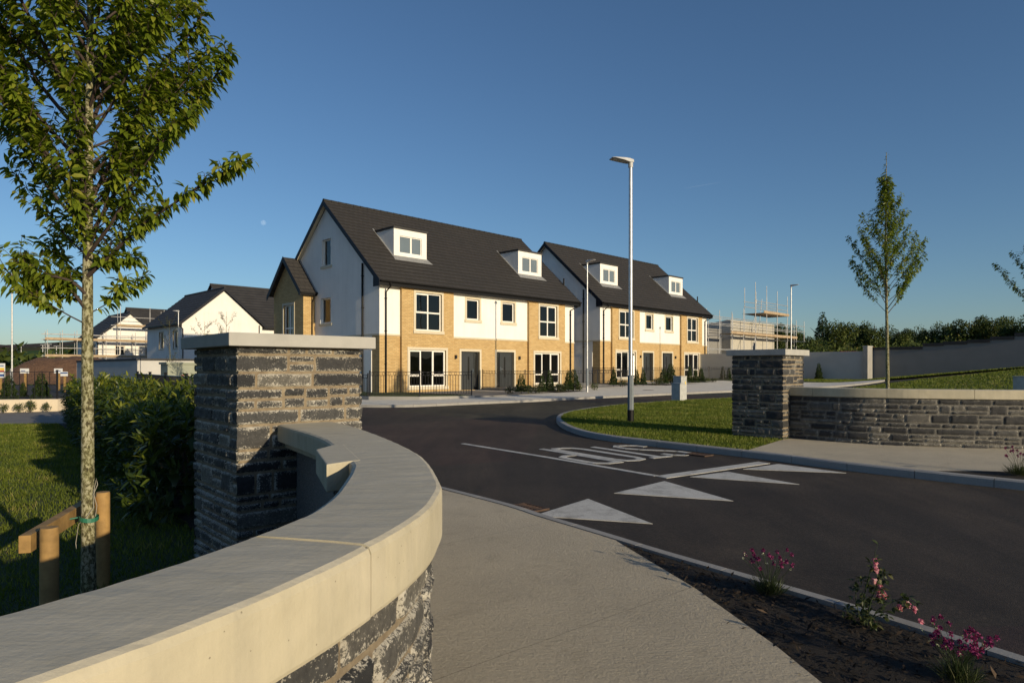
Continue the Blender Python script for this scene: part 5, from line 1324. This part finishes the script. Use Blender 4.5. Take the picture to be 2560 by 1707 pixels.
# soil heap
mb = MB(); n1, n2 = 40, 14; vs = []
mc = place_px(172, 72.)
for i in range(n2 + 1):
    rr = i / n2
    for k in range(n1):
        a = 2 * math.pi * k / n1; x, y = 8.2 * rr * math.cos(a), 5 * rr * math.sin(a); nz = mnoise.noise(Vector((x * .35, y * .35, 3))) * .5 + mnoise.noise(Vector((x * 1.3, y * 1.3, 3))) * .18
        vs.append((x, y, (2.75 * (1 - sst(max(0., rr - .3) / .7)) + nz * (1 - rr))))
mb.add(vs, [(i * n1 + k, i * n1 + (k + 1) % n1, (i + 1) * n1 + (k + 1) % n1, (i + 1) * n1 + k) for i in range(n2) for k in range(n1)], sm=True)
o = mb.build('soil_heap', M['redsoil'], loc=(mc[0], mc[1], .1)); o.rotation_euler.z = R(20); tag(o, 'heap of reddish brown excavated soil beyond the planter railing', 'soil heap')
def sign(px0, px1, py0, py1, Y, label, bands, post=True, pm=None):
    x0, x1 = (px0 - 1280) / 1650. * Y, (px1 - 1280) / 1650. * Y; z0, z1 = EYE - (py1 - 922) / 1650. * Y, EYE - (py0 - 922) / 1650. * Y
    xc = (x0 + x1) / 2; r = empty('site_sign', (xc, Y, 0), 0, label, 'sign', 'site signs on the left'); hw2 = (x1 - x0) / 2
    mb = MB(); mb.box(-hw2, hw2, 0, .03, z0, z1); mb.build('board', M['white'], r)
    for (u0, u1, v0, v1, m) in bands:
        mb = MB(); mb.box(-hw2 + 2 * hw2 * u0, -hw2 + 2 * hw2 * u1, -.006, -.001, z0 + (z1 - z0) * v0, z0 + (z1 - z0) * v1); mb.build('printed_band', M[m], r)
    if post:
        mb = MB(); mb.box(-.05, .05, .031, .13, -.3, z1 - .05); mb.build('post', pm or M['timber'], r)
sign(50, 72, 921, 933, 46, 'small white site sign above the railing, left of the soil heap centre', [(.1, .6, .45, .62, 'blue')])
sign(135, 156, 921, 933, 46, 'small white site sign left of the tree trunk, above the blue one', [(.15, .8, .4, .55, 'blue')])
sign(151, 169, 929, 940, 42, 'white sign with a blue band on a short timber post', [(0, 1, .55, .85, 'blue')])
sign(-14, 12, 908, 944, 40, 'tall site board with yellow, red and blue bands at the left edge', [(0.05, .95, .52, .68, 'yellow'), (0.05, .95, .40, .50, 'red'), (.05, .95, .08, .25, 'blue'), (.1, .9, .80, .86, 'blue')])
sign(192, 200, 908, 949, 44, 'narrow white board seen beside the left edge of the tree trunk', [(.2, .9, v, v + .03, 'blue') for v in (.2, .35, .5, .65, .8)])
# ------------------------------------------------------------------ scaffolding
def scaffold(label, o, rz, z, standards, ledgers, boards, braces=()):
    r = empty('scaffolding', (*o, z), rz, label, 'scaffolding', 'scaffolds'); q = .034
    for (x, y, z0, z1) in standards: mb = MB(); mb.tube([(x, y, z0), (x, y, z1)], q, 6); mb.build('standard', M['tube'], r)
    for a, b in ledgers: mb = MB(); mb.tube([a, b], q, 6); mb.build('ledger', M['tube'], r)
    for a, b in braces: mb = MB(); mb.tube([a, b], q, 6); mb.build('brace', M['tube'], r)
    for (x0, x1, y0, y1, zz) in boards:
        mb = MB(); mb.box(x0, x1, y0, y1, zz - .05, zz); mb.build('board_deck', M['board'], r)
        mb = MB(); mb.box(x0, x1, y0 - .05, y0 - .01, zz + .002, zz + .23); mb.build('toe_board', M['board'], r)
    return r
st_, le_, bd_, bc_ = [], [], [], []
for i, x in enumerate([-5.2, -3.8, -2.4, -1.0, .5, 2.0, 3.6, 5.2, 6.8, 8.4]):
    tall = 9.0 if i in (5, 7) else (8.8 if i == 8 else 5.9)
    st_.append((x, -1.7, -.3, tall)); st_.append((x, -.6, -.3, tall - .15 if i in (5, 8) else 5.8))
for y in (-1.7, -.6):
    for zz in (1.0, 2.0, 3.0, 3.9, 4.85, 5.45): le_.append(((-5.6, y, zz), (8.8, y, zz)))
for zz in (6.7, 7.7): le_.append(((1.0, -1.7, zz), (8.9, -1.7, zz)))
for x in (-5.2, -2.4, .5, 3.6, 6.8): le_.append(((x, -1.9, 2.9), (x, -.3, 2.9))); le_.append(((x, -1.9, 4.75), (x, -.3, 4.75)))
bd_ = [(-5.4, 8.6, -1.7, -.6, 2.95), (-5.4, 8.6, -1.7, -.6, 4.82), (1.6, 7.2, -1.7, -.6, 6.62)]
bc_ = [((2.0, -1.75, 0), (5.2, -1.75, 4.8)), ((6.8, -1.75, 0), (3.6, -1.75, 2.9))]
scaffold('steel tube scaffolding round the white gabled house behind the tree trunk', (wh2.location.x, wh2.location.y), R(HANG), .1, st_, le_, bd_, bc_)
CO = (23.2, 70.); zc = 1.0
ch = empty('unfinished_house', (*CO, zc), R(HANG), 'unfinished roofless concrete-block house inside the right scaffolding', 'house')
mb = MB(); F0 = lambda a, b, d: (a, d, b)
panel(mb, F0, 0, 11, -.5, 5.9, [(5.3, 6.2, 2.2, 3.6), (1.2, 2.4, .2, 2.1)], .2); mb.quad((0, 0, -.5), (0, 9, -.5), (0, 9, 4.8), (0, 0, 5.9)); mb.quad((11, 0, -.5), (11, 9, -.5), (11, 9, 4.6), (11, 0, 5.9))
mb.quad((0, 9, -.5), (11, 9, -.5), (11, 9, 4.6), (0, 9, 4.6)); mb.box(0, 11, .21, 8.9, 2.6, 2.8); mb.build('block_wall', M['block'], ch)
mb = MB(); mb.box(-8.5, -.02, 1.2, 8.5, -.5, 4.9); mb.build('block_wall', M['greywall_dark'], ch)
st_, le_, bd_, bc_ = [], [], [], []
xs = [-8.4, -5.8, -3.2, -.6, 2.2, 5.0, 7.8, 10.6, 13.2, 15.6]
for i, x in enumerate(xs):
    t = {4: 9.9, 5: 9.7, 6: 9.4, 7: 9.0, 3: 6.9}.get(i, 6.4)
    st_.append((x, -1.7, -.5, t)); st_.append((x, -.5, -.5, t - .5))
for y in (-1.7, -.5):
    for zz in (.9, 2.6, 5.1, 5.75): le_.append(((-8.6, y, zz), (15.8, y, zz)))
    for zz in (7.35, 7.9): le_.append(((2.0, y, zz), (10.8, y, zz)))
for x in xs: le_.append(((x, -1.9, 3.95), (x, -.2, 3.95)))
bd_ = [(-3.4, 13.4, -1.7, -.55, 4.25), (4.0, 10.8, -1.8, .6, 6.75)]
bc_ = [((-.6, -1.75, 0), (2.2, -1.75, 4.2)), ((4.2, -.4, 4.3), (5.4, -.4, 8.4)), ((4.7, -.9, 4.3), (5.6, -.9, 8.4)), ((10.6, -1.75, 0), (13.2, -1.75, 2.6))]
scaffold('steel tube scaffolding with tall poles left of the far pillar’s lamp post', CO, R(HANG), zc, st_, le_, bd_, bc_)

# ------------------------------------------------------------------ right boundary walls
w1a = (24.6, 46.2); w1b = (w1a[0] - UY * 14.5, w1a[1] + UX * 14.5)
gwall('pale grey textured boundary wall behind the far pillar', [w1b, w1a], 2.0, .22, M['greywall'], 'boundary_wall', M['greywall'], z=Gz(*w1a) + .02, co=.0)
pr = empty('wall_pier', (24.93, 46.25, Gz(25, 46.4)), R(HANG), 'pale lit pier at the corner of the two boundary walls', 'wall')
mb = MB(); mb.box(-.55, .52, -.15, .15, -.2, 2.42); mb.build('pier_body', M['kerb'], pr); mb = MB(); mb.box(-.57, .54, -.17, .17, 2.42, 2.47); mb.build('pier_cap', M['greywall'], pr)
r = empty('boundary_wall', (25.6, 46.75, 0), 0, 'long stepped dark grey boundary wall with black coping rising to the right edge', 'wall')
tops = [(2176, 2308, 873.8, 867), (2308, 2360, 865, 857.5), (2360, 2419, 861, 853), (2419, 2476, 856.5, 848.5), (2476, 2537, 849, 841), (2537, 2600, 839.5, 831.5), (2600, 2700, 830, 822)]
def w2(px):
    a = (px - 1280) / 1650.; x0, y0 = 25.6, 46.75; t = (a * y0 - x0) / (.71 + a * .70); return (x0 + .71 * t, y0 - .70 * t)
body = MB(); cpn = []
for a, b, t, c in tops:
    p, q = w2(a), w2(b); Ym = (p[1] + q[1]) / 2; zt = EYE + (922 - t) / 1650. * Ym; zc_ = EYE + (922 - c) / 1650. * Ym
    s = strip((p[0] - 25.6, p[1] - 46.75), (q[0] - 25.6, q[1] - 46.75), .24); body.prism(s, .3, zt)
    mb = MB(); mb.prism(strip((p[0] - 25.6, p[1] - 46.75), (q[0] - 25.6, q[1] - 46.75), .34), zt, zc_); mb.build('coping', M['slate_roof_far'], r)
body.build('wall_body', M['greywall_dark'], r)
# digger half hidden by the wall
x, y = place_px(2118, 62.); r = empty('digger', (x, y, 1.2), R(160), 'red and yellow digger half hidden behind the boundary wall', 'digger')
mb = MB(); mb.box(-1.4, 1.4, -1, 1, .3, .95); mb.box(-.9, .7, -.9, .3, .96, 2.1); mb.build('body', M['red'], r, bevel=.08)
mb = MB(); mb.tube([(-1.2, .6, 1.0), (-2.2, .6, 2.3), (-3.4, .6, 2.2), (-4.2, .6, 1.1)], [.2, .24, .2, .14], 6, sm=False); mb.build('boom', M['digger'], r)
mb = MB(); mb.box(-4.5, -3.9, .2, 1.0, .5, 1.1); mb.build('bucket', M['black_metal'], r)
mb = MB()
for sx in (-1, 1): mb.box(-1.7, 1.7, sx * 1.05 - .2, sx * 1.05 + .2, -.3, .29)
mb.build('track', M['black_metal'], r, bevel=.1)

# ------------------------------------------------------------------ distance
def tz(x, y):
    r = math.hypot(x, y); t = sst((r - 60) / 60.); z = (G(x, y) - .09) * (1 - t) + (G(x, y) * 60 / max(r, 60) - .09) * t; A = math.degrees(math.atan2(x, y))
    lw = sst((-A + 2) / 24.)
    z += lw * (-7 * sst((r - 60) / 120.) * (1 - sst((r - 500) / 900.)) + 78 * sst((r - 420) / 1500.) * (1 + .12 * math.sin(A * .55) + .05 * math.sin(A * 2.1)))
    return z + (1 - lw) * (8 * sst((r - 80) / 240.) + 20 * sst((r - 320) / 1500.))
def crown_mesh(name, n, lobes, leaf, mat, flat_=1.):
    """foliage filling several uneven lobes of a unit tree (height 1)"""
    P, D, rn = [], [], []
    for i in range(n):
        lx, ly, lz, s, tint = lobes[nrg.integers(0, len(lobes))]; u = nrg.normal(0, 1, 3); u /= np.linalg.norm(u); q = nrg.uniform(.55, 1.04)
        P.append((lx + u[0] * s * q, ly + u[1] * s * q, max(.03, lz + u[2] * s * .85 * q))); D.append(u * .6 + nrg.normal(0, .6, 3)); rn.append(np.clip(tint + nrg.normal(0, .2), 0, 1))
    L = nrg.uniform(.7, 1.3, n) * leaf; V, T, k = leaf_mesh(np.array(P), np.array(D), L, L * .7, detail=False)
    return np_mesh(name, V, T, [mat], {'rnd': np.repeat(rn, k)})
def lobes(n, r): return [(nrg.uniform(-.7, .7) * r, nrg.uniform(-.7, .7) * r, nrg.uniform(.30, .80), nrg.uniform(.13, .23), nrg.uniform(.15, .8)) for _ in range(n)]
CR = [crown_mesh('crown', 6500, lobes(18, .34), .038, M['wood_leaf']) for _ in range(4)]
P, D = cone_points(2600, .98, .17, .9); P[:, 2] += .02; nn_ = len(P); L_ = nrg.uniform(.03, .06, nn_); D[:, 2] = -.15; V, T, k = leaf_mesh(P * (1 + .0 * P), D, L_, L_ * .5, detail=False)
SPR = np_mesh('crown', V, T, [M['conifer']], {'rnd': np.repeat(nrg.random(nn_) * .5, k)})
tm = MB(); tm.tube([(0, 0, -.08), (.004, 0, .3), (-.006, .004, .62), (0, 0, .9)], [.026, .020, .012, .003], 7)
for i in range(9): a = i * 2.4; z = .25 + .05 * i; tm.tube([(0, 0, z), (.09 * math.cos(a), .09 * math.sin(a), z + .1), (.17 * math.cos(a), .17 * math.sin(a), z + .19)], [.009, .006, .002], 5)
to = tm.build('trunk', M['twig']); TRK = to.data; bpy.data.objects.remove(to)
def far_tree(px, top, wpx, Y, me, label, name='broadleaf_tree'):
    x, y = place_px(px, Y); z = tz(x, y) - .1; H = (EYE + (922 - top) / 1650. * Y - z) * 1.05; wd = wpx * 1.08 / 1650. * Y
    r = empty(name, (x, y, z), rng.uniform(0, 6.28), label, 'tree', 'trees beyond the boundary wall'); s = wd / .82 if me is not SPR else wd / .34; r.scale = (s, s, H)
    link('crown', me, r); link('trunk', TRK, r); return r
far_tree(2056, 787, 52, 110, SPR, 'tall dark spiky conifer standing out against the sky, left of a round tree', 'conifer_tree')
for px, top, wd, Y, m, lb in [(1948, 805, 60, 122, 0, 'round tree seen through the right scaffolding, left of its lamp post'), (1992, 812, 55, 122, 1, 'dark tree right of the lamp post behind the scaffolding'), (2025, 838, 60, 95, 2, 'low bushy tree at the foot of the spiky conifer'),
        (2100, 797, 78, 100, 3, 'big round dark tree just right of the spiky conifer'), (2146, 808, 66, 130, 0, 'paler tree between the big round tree and the slim young tree'), (2186, 803, 80, 128, 1, 'broad tree behind the slim young tree’s lower branches'),
        (2246, 818, 66, 150, 2, 'distant low tree just right of the slim young tree'), (2290, 822, 50, 160, 0, 'small distant tree before the round one over the wall steps'), (2328, 806, 66, 112, 1, 'round-headed dark tree above the first wall steps'), (2376, 805, 50, 122, 3, 'narrower tree between two larger crowns above the wall'),
        (2424, 792, 84, 106, 2, 'large tree left of the bare-branched one'), (2480, 785, 92, 106, 0, 'largest dark tree below the bare-branched one, over the wall'), (2540, 792, 90, 100, 1, 'dark tree above the right end of the wall'), (2600, 780, 100, 96, 3, 'tree crown cut by the right edge of the picture')]:
    far_tree(px, top, wd, Y, CR[m], lb)
# bare tree
x, y = place_px(2456, 118.); z = tz(x, y); H = EYE + (922 - 764) / 1650. * 118 - z; br = MB(); rg = random.Random(5)
def grow(p, d, ln, r, k):
    q = p + d * ln; br.tube([p, p.lerp(q, .5) + Vector((rg.gauss(0, .04), rg.gauss(0, .04), 0)) * ln, q], [r, r * .8, r * .6], 5, cap=False)
    if k:
        for _ in range(3): grow(q, (d + Vector((rg.gauss(0, .5), rg.gauss(0, .5), rg.gauss(.12, .25)))).normalized(), ln * .72, r * .6, k - 1)
grow(Vector((0, 0, 0)), Vector((0, 0, 1)), H * .27, .12, 5)
r = empty('bare_tree', (x, y, z), 0, 'bare-branched tree rising above the dark crowns near the right', 'tree'); br.build('trunk', M['twig'], r)
# undergrowth beyond the wall and woodland in the valley
def mass(name, pts, sizes, leaf, n, label, mat):
    P, D, rn, L = [], [], [], []
    for (x, y, z), (w_, h_) in zip(pts, sizes):
        t0 = nrg.random()
        for _ in range(n):
            u = nrg.normal(0, 1, 3); u /= np.linalg.norm(u); q = nrg.uniform(.5, 1.05); P.append((x + u[0] * w_ * q, y + u[1] * w_ * q, z + h_ * .45 + u[2] * h_ * .55 * q)); D.append(u + nrg.normal(0, .6, 3)); rn.append(np.clip(t0 * .7 + nrg.normal(.15, .15), 0, 1)); L.append(leaf * nrg.uniform(.7, 1.3))
    L = np.array(L); V, T, k = leaf_mesh(np.array(P), np.array(D), L, L * .7, detail=False)
    o = link(name, np_mesh(name, V, T, [mat], {'rnd': np.repeat(rn, k)})); o['kind'] = 'stuff'; o['label'] = label; return o
pts, sz = [], []
for i in range(120):
    px = rng.uniform(1930, 2720); Y = rng.uniform(72, 100) if px < 2300 else rng.uniform(66, 92); x, y = place_px(px, Y); pts.append((x, y, tz(x, y))); sz.append((rng.uniform(1.6, 3.0), rng.uniform(2.2, 4.2)))
mass('undergrowth', pts, sz, .30, 330, 'thick green scrub filling the ground behind the boundary wall', M['wood_leaf'])
pts, sz = [], []
for i in range(260):
    a = R(rng.uniform(-42, -22)); r_ = 110 + 800 * rng.random() ** 1.8; x, y = r_ * math.sin(a), r_ * math.cos(a); pts.append((x, y, tz(x, y))); sz.append((rng.uniform(3, 8) * (1 + r_ / 900.), rng.uniform(4, 9) if r_ < 300 else rng.uniform(3, 6)))
mass('far_woodland', pts, sz, 1.2, 150, 'dark woods and hedges in the valley at the far left', M['wood_leaf'])
pts, sz = [], []
for i in range(150):
    a = R(rng.uniform(12, 44)); r_ = rng.uniform(170, 420); x, y = r_ * math.sin(a), r_ * math.cos(a); pts.append((x, y, tz(x, y))); sz.append((rng.uniform(4, 8), rng.uniform(3, 5)))
mass('far_woodland', pts, sz, 1.2, 150, 'woods on the rise far behind the right trees', M['wood_leaf'])
def far_house(px, Y, wd, dp, h, rh, rz, label, wallm, z=None):
    x, y = place_px(px, Y); r = empty('far_house', (x, y, tz(x, y) if z is None else z), rz, label, 'house', 'distant houses')
    mb = MB(); mb.box(-wd / 2, wd / 2, -dp / 2, dp / 2, -1, h); mb.add([(-wd / 2, -dp / 2, h), (-wd / 2, dp / 2, h), (-wd / 2, 0, h + rh - .1)], [(0, 1, 2)]); mb.add([(wd / 2, -dp / 2, h), (wd / 2, dp / 2, h), (wd / 2, 0, h + rh - .1)], [(0, 1, 2)]); mb.build('wall', wallm, r)
    mb = MB(); e = .3
    for s in (-1, 1): mb.add([(-wd / 2 - e, s * (dp / 2 + e), h - .1), (wd / 2 + e, s * (dp / 2 + e), h - .1), (wd / 2 + e, 0, h + rh), (-wd / 2 - e, 0, h + rh), (-wd / 2 - e, s * (dp / 2 + e), h - .25), (wd / 2 + e, s * (dp / 2 + e), h - .25)], [(0, 1, 2, 3), (0, 1, 5, 4)])
    mb.build('roof', M['slate_roof_far'], r)
    mb = MB(); mb.box(-.4, .4, -.4, .4, h + rh - .4, h + rh + .8); mb.build('chimney', wallm, r)
    return r
far_house(2146, 140, 7, 6, 2.6, 2.2, R(8), 'low house with dark roof peeping over the boundary wall, left of the slim tree', M['greywall'], 2.4)
far_house(2152, 260, 6, 7, 3.6, 2.6, R(60), 'small white gabled house among the trees, above the dark roof', M['render'])
far_house(2234, 330, 8, 7, 4.4, 2.6, R(5), 'pale house among trees just right of the slim tree trunk', M['render'])
for i, (px, Y, lb) in enumerate([(36, 300, 'pinkish low building behind the left lamp post in the valley'), (78, 520, 'distant white house in the valley, left of the site signs'), (100, 560, 'distant pale house in the valley above the soil heap'), (128, 480, 'distant white house right of the mast in the valley'), (172, 430, 'distant white-gabled house behind the left end of the scaffolding'), (155, 610, 'tiny far house on the slope above the valley')]):
    far_house(px, Y, 14 if i else 22, 9, 4.2, 3, R(30 * i + 10), lb, M['planter'] if i == 0 else M['render'])
for px, top, Y, lb in ((53, 862, 330, 'thin mast nearest the left lamp post in the valley'), (107, 861, 330, 'thin mast in the valley right of the left lamp post'), (122, 860, 300, 'thin mast with a white box in the valley'), (141, 864, 320, 'thin mast in the valley closest to the scaffolding')):
    x, y = place_px(px, Y); z = tz(x, y); o = empty('mast', (x, y, z), 0, lb, 'mast', 'masts in the valley'); h = EYE + (922 - top) / 1650. * Y - z
    mb = MB(); mb.tube([(0, 0, 0), (0, 0, h)], [.28, .16], 6); mb.build('pole', M['tube'], o); mb = MB(); mb.box(-1.2, 1.2, -.2, .2, h - .3, h); mb.build('crossarm', M['tube'], o)

# ------------------------------------------------------------------ moon and vapour trail
def veil(name, c):
    m, nt, b, out = newmat(name); N = NT(nt); nt.nodes.remove(b); a = N.n('ShaderNodeAddShader'); t = N.n('ShaderNodeBsdfTransparent'); df = N.n('ShaderNodeBsdfDiffuse')
    co = N.coord(); N.l(N.ramp(N.noise(co, 2.2, 4), [(.35, tuple(v * .55 for v in c)), (.65, c)]), df.inputs[0])
    N.l(t.outputs[0], a.inputs[0]); N.l(df.outputs[0], a.inputs[1]); N.l(a.outputs[0], out.inputs[0]); return m
def dirpt(px, py, Y): return Vector(((px - 1280) / 1650. * Y, Y, EYE - (py - 922) / 1650. * Y))
c = dirpt(658.5, 557, 9000.); bm = bmesh.new(); bmesh.ops.create_uvsphere(bm, u_segments=40, v_segments=24, radius=37.); me = bpy.data.meshes.new('moon'); bm.to_mesh(me); bm.free()
for p in me.polygons: p.use_smooth = True
me.materials.append(veil('moon_light', (.055, .057, .058))); o = link('moon', me, loc=c); tag(o, 'small pale gibbous moon above the left houses', 'moon')
mb = MB(); a, b = dirpt(1712, 471, 9000.), dirpt(1800, 456, 9000.); mb.tube([a, a.lerp(b, .3), a.lerp(b, .7), b], [2, 5.5, 5, 2.], 8); o = mb.build('vapour_trail', veil('vapour', (.022, .023, .025))); tag(o, 'faint short vapour trail right of the tall lamp post', 'vapour trail')

# ------------------------------------------------------------------ grass, chips and flowers
def in_poly(X, Y, poly):
    r = np.zeros(len(X), bool); n = len(poly)
    for i in range(n):
        (x0, y0), (x1, y1) = poly[i], poly[(i + 1) % n]; c = ((y0 > Y) != (y1 > Y)) & (X < (x1 - x0) * (Y - y0) / (y1 - y0 + 1e-12) + x0); r ^= c
    return r
def blades(name, poly, box, n, h, dz, label, wd=.0045):
    X = nrg.uniform(box[0], box[1], n); Y = nrg.uniform(box[2], box[3], n); k = in_poly(X, Y, poly)
    X, Y = X[k], Y[k]; n = len(X); Z = np.array([Gz(a, b) for a, b in zip(X, Y)]) + dz
    D = np.stack([nrg.normal(0, .38, n), nrg.normal(0, .38, n), np.ones(n)], 1)
    cl = np.array([mnoise.noise(Vector((a * 1.4, b * 1.4, 0))) for a, b in zip(X, Y)])
    L = h * nrg.uniform(.5, 1.25, n) * (1 + .35 * cl); rn = np.clip(.45 + .5 * cl + nrg.normal(0, .22, n), 0, 1)
    P = np.stack([X, Y, Z], 1); S = unit(np.cross(D, nrg.normal(0, 1, (n, 3)))); w_ = wd * (1 + Y / 16.)[:, None]
    V = np.stack([P - S * w_, P + S * w_, P + unit(D) * L[:, None]], 1).reshape(-1, 3); T = np.arange(3 * n).reshape(-1, 3)
    o = link(name, np_mesh(name, V, T, [M['grass']], {'rnd': np.repeat(rn, 3)})); o['kind'] = 'stuff'; o['label'] = label; return o
blades('grass', [p for p in lawnR if p[0] < 12], (1, 9.5, 11, 28), 230000, .055, .09, 'short sunlit grass on the island by the kerb')
blades('grass', lawnR, (9, 32, 14, 37), 90000, .07, .09, 'short grass behind the far stone wall', .007)
blades('grass', upper, (20, 38, 38, 50), 50000, .08, .10, 'grass bank below the boundary walls', .010)
blades('grass', lawnL, (-16, -1.2, 1.5, 19), 300000, .05, .018, 'mown lawn in the shade of the curved wall', .004)
def scatter_chips():
    n = 22000; X = nrg.uniform(.9, 5, n); Y = nrg.uniform(1.2, 6, n); k = in_poly(X + np.abs(nrg.normal(0, .05, n)) * (nrg.random(n) < .25), Y, bed); X, Y = X[k], Y[k]; n = len(X)
    P = np.stack([X, Y, GA * X + GB * Y + nrg.uniform(.012, .035, n)], 1); D = nrg.normal(0, 1, (n, 3)); D[:, 2] *= .35; L = nrg.gamma(2.2, .011, n) + .01
    o = leaves_obj('bark_mulch', P, D, L, .33, M['chips'], rnd=np.clip(nrg.beta(1.2, 3, n), 0, 1), detail=False, fold=.2, droop=.1); o['kind'] = 'stuff'; o['label'] = 'dark bark mulch spread over the planted strip'
scatter_chips()
def thrift(x, y, z, s, n, label, petal, seed):
    rg = random.Random(seed); r = empty('thrift_plant', (x, y, z), 0, label, 'flower', 'thrift clumps'); r.scale = (s, s, s)
    m = 420; a = nrg.uniform(0, 6.28, m); q = nrg.uniform(0, .09, m); P = np.stack([q * np.cos(a), q * np.sin(a), np.zeros(m)], 1); D = np.stack([np.cos(a) * q * 9, np.sin(a) * q * 9, np.ones(m)], 1) + nrg.normal(0, .2, (m, 3))
    leaves_obj('foliage', P, D, nrg.uniform(.07, .15, m), .035, M['dark_leaf'], r, detail=False, droop=.3, rnd=nrg.random(m) * .8 + .1)
    stm = MB(); HP, HD, BP, BD = [], [], [], []
    for i in range(n):
        az = rg.uniform(0, 6.28); t = rg.uniform(.1, .62); h = rg.uniform(.19, .31); d = Vector((math.cos(az) * t, math.sin(az) * t, 1)); b0 = Vector((math.cos(az), math.sin(az), 0)) * rg.uniform(0, .06); tip = b0 + d * h
        stm.tube([b0, b0 + Vector((d.x * .4, d.y * .4, 1)) * h * .5, tip], .0014, 4, cap=False)
        bud = rg.random() < .22; hp, hd = [], []
        for _ in range(9 if bud else 34):
            u = Vector((rg.gauss(0, 1), rg.gauss(0, 1), rg.gauss(.25, 1))).normalized(); hp.append(tuple(tip + u * .004)); hd.append(tuple(u))
        if bud: leaves_obj('bud', hp, hd, .008, .8, M['bud'], r, detail=False)
        else: leaves_obj('flower_head', hp, hd, .0155, .75, petal, r, detail=False, droop=.1)
    stm.build('stem', M['dark_leaf'] if False else M['conifer'], r)
x, y = 1.80, 4.62; thrift(x, y, G(x, y) + .015, .92, 34, 'magenta thrift clump in the bed, nearest the tip of the planted strip', M['magenta'], 1)
x, y = 2.26, 3.34; thrift(x, y, G(x, y) + .015, .86, 60, 'large magenta thrift clump cut by the bottom edge', M['magenta'], 2)
x, y = 6.62, 8.62; thrift(x, y, G(x, y) + .10, 1.25, 16, 'faded reddish thrift clump beside the far footpath at the right edge', M['magenta'], 3)
def bleeding_heart():
    x, y = 2.17, 4.05; z = G(x, y) + .015; r = empty('bleeding_heart_plant', (x, y, z), 0, 'tall leafy plant with hanging pink heart-shaped flowers in the bed', 'flower'); rg = random.Random(12)
    def p3(px, py, Y=4.05): v = dirpt(px, py, Y); return Vector((v.x - x, v.y - y, v.z - z))
    stm = MB(); LP, LD, FP, FD, TP, TD = [], [], [], [], [], []
    stems = [[p3(2162, 1583), p3(2160, 1500), p3(2172, 1440), p3(2186, 1400), p3(2188, 1378)], [p3(2165, 1583), p3(2175, 1510), p3(2195, 1455), p3(2200, 1432), p3(2222, 1428)],
             [p3(2166, 1583), p3(2190, 1530), p3(2220, 1508), p3(2255, 1497), p3(2285, 1508), p3(2300, 1540)], [p3(2160, 1583), p3(2140, 1500, 4.1), p3(2142, 1445, 4.15)], [p3(2170, 1583), p3(2185, 1545, 3.95), p3(2205, 1535, 3.9)], [p3(2160, 1583), p3(2120, 1530, 4.1), p3(2110, 1515, 4.1)]]
    for s in stems:
        stm = MB(); s = [Vector(q) for q in poly3([tuple(v) for v in s])]; stm.tube(s, [.0035 - .002 * i / len(s) for i in range(len(s))], 5)
        for i in range(2, len(s)):
            for _ in range(2 if i < len(s) * .7 else (rg.random() < .3)):
                o = Vector((rg.gauss(0, 1), rg.gauss(0, 1), rg.gauss(.2, .6))).normalized(); c = s[i] + o * rg.uniform(.02, .06)
                stm.tube([s[i], c], .001, 4, cap=False)
                for j in range(4):
                    a = Vector((rg.gauss(0, 1), rg.gauss(0, 1), rg.gauss(0, .5))).normalized(); LP.append(c); LD.append(o * .6 + a)
        stm.build('stem', M['conifer'], r)
    def heart(c, s=.020):
        FP, FD, TP, TD = [], [], [], []
        for k in range(10):
            a = k * .628; FP.append(c); FD.append(Vector((math.cos(a) * .75, math.sin(a) * .75, -.5 + .35 * (k % 2))))
            FP.append(c - Vector((0, 0, .012))); FD.append(Vector((math.cos(a) * .45, math.sin(a) * .45, -.9)))
        for k in range(3): TP.append(c - Vector((0, 0, .020))); TD.append(Vector((rg.gauss(0, .2), rg.gauss(0, .2), -1)))
        fo = leaves_obj('flower', [tuple(v) for v in FP], [tuple(v) for v in FD], .018, .8, M['pink'], r, detail=False, droop=.2)
        leaves_obj('petal_tip', [tuple(v) for v in TP], [tuple(v) for v in TD], .012, .5, M['bud'], fo, detail=False)
    for px, py in ((2186, 1396), (2189, 1405), (2188, 1415), (2192, 1421), (2186, 1446), (2192, 1451), (2200, 1462), (2196, 1470), (2203, 1473), (2199, 1482), (2208, 1480), (2196, 1487), (2213, 1486), (2248, 1511), (2253, 1516), (2266, 1502), (2272, 1508), (2284, 1515), (2287, 1520), (2302, 1547), (2304, 1553)):
        c = p3(px, py, 4.05 + rg.uniform(-.05, .05)); heart(c)
    leaves_obj('foliage', [tuple(v) for v in LP], [tuple(v) for v in LD], .038, .55, M['dark_leaf'], r, droop=.2)
bleeding_heart()
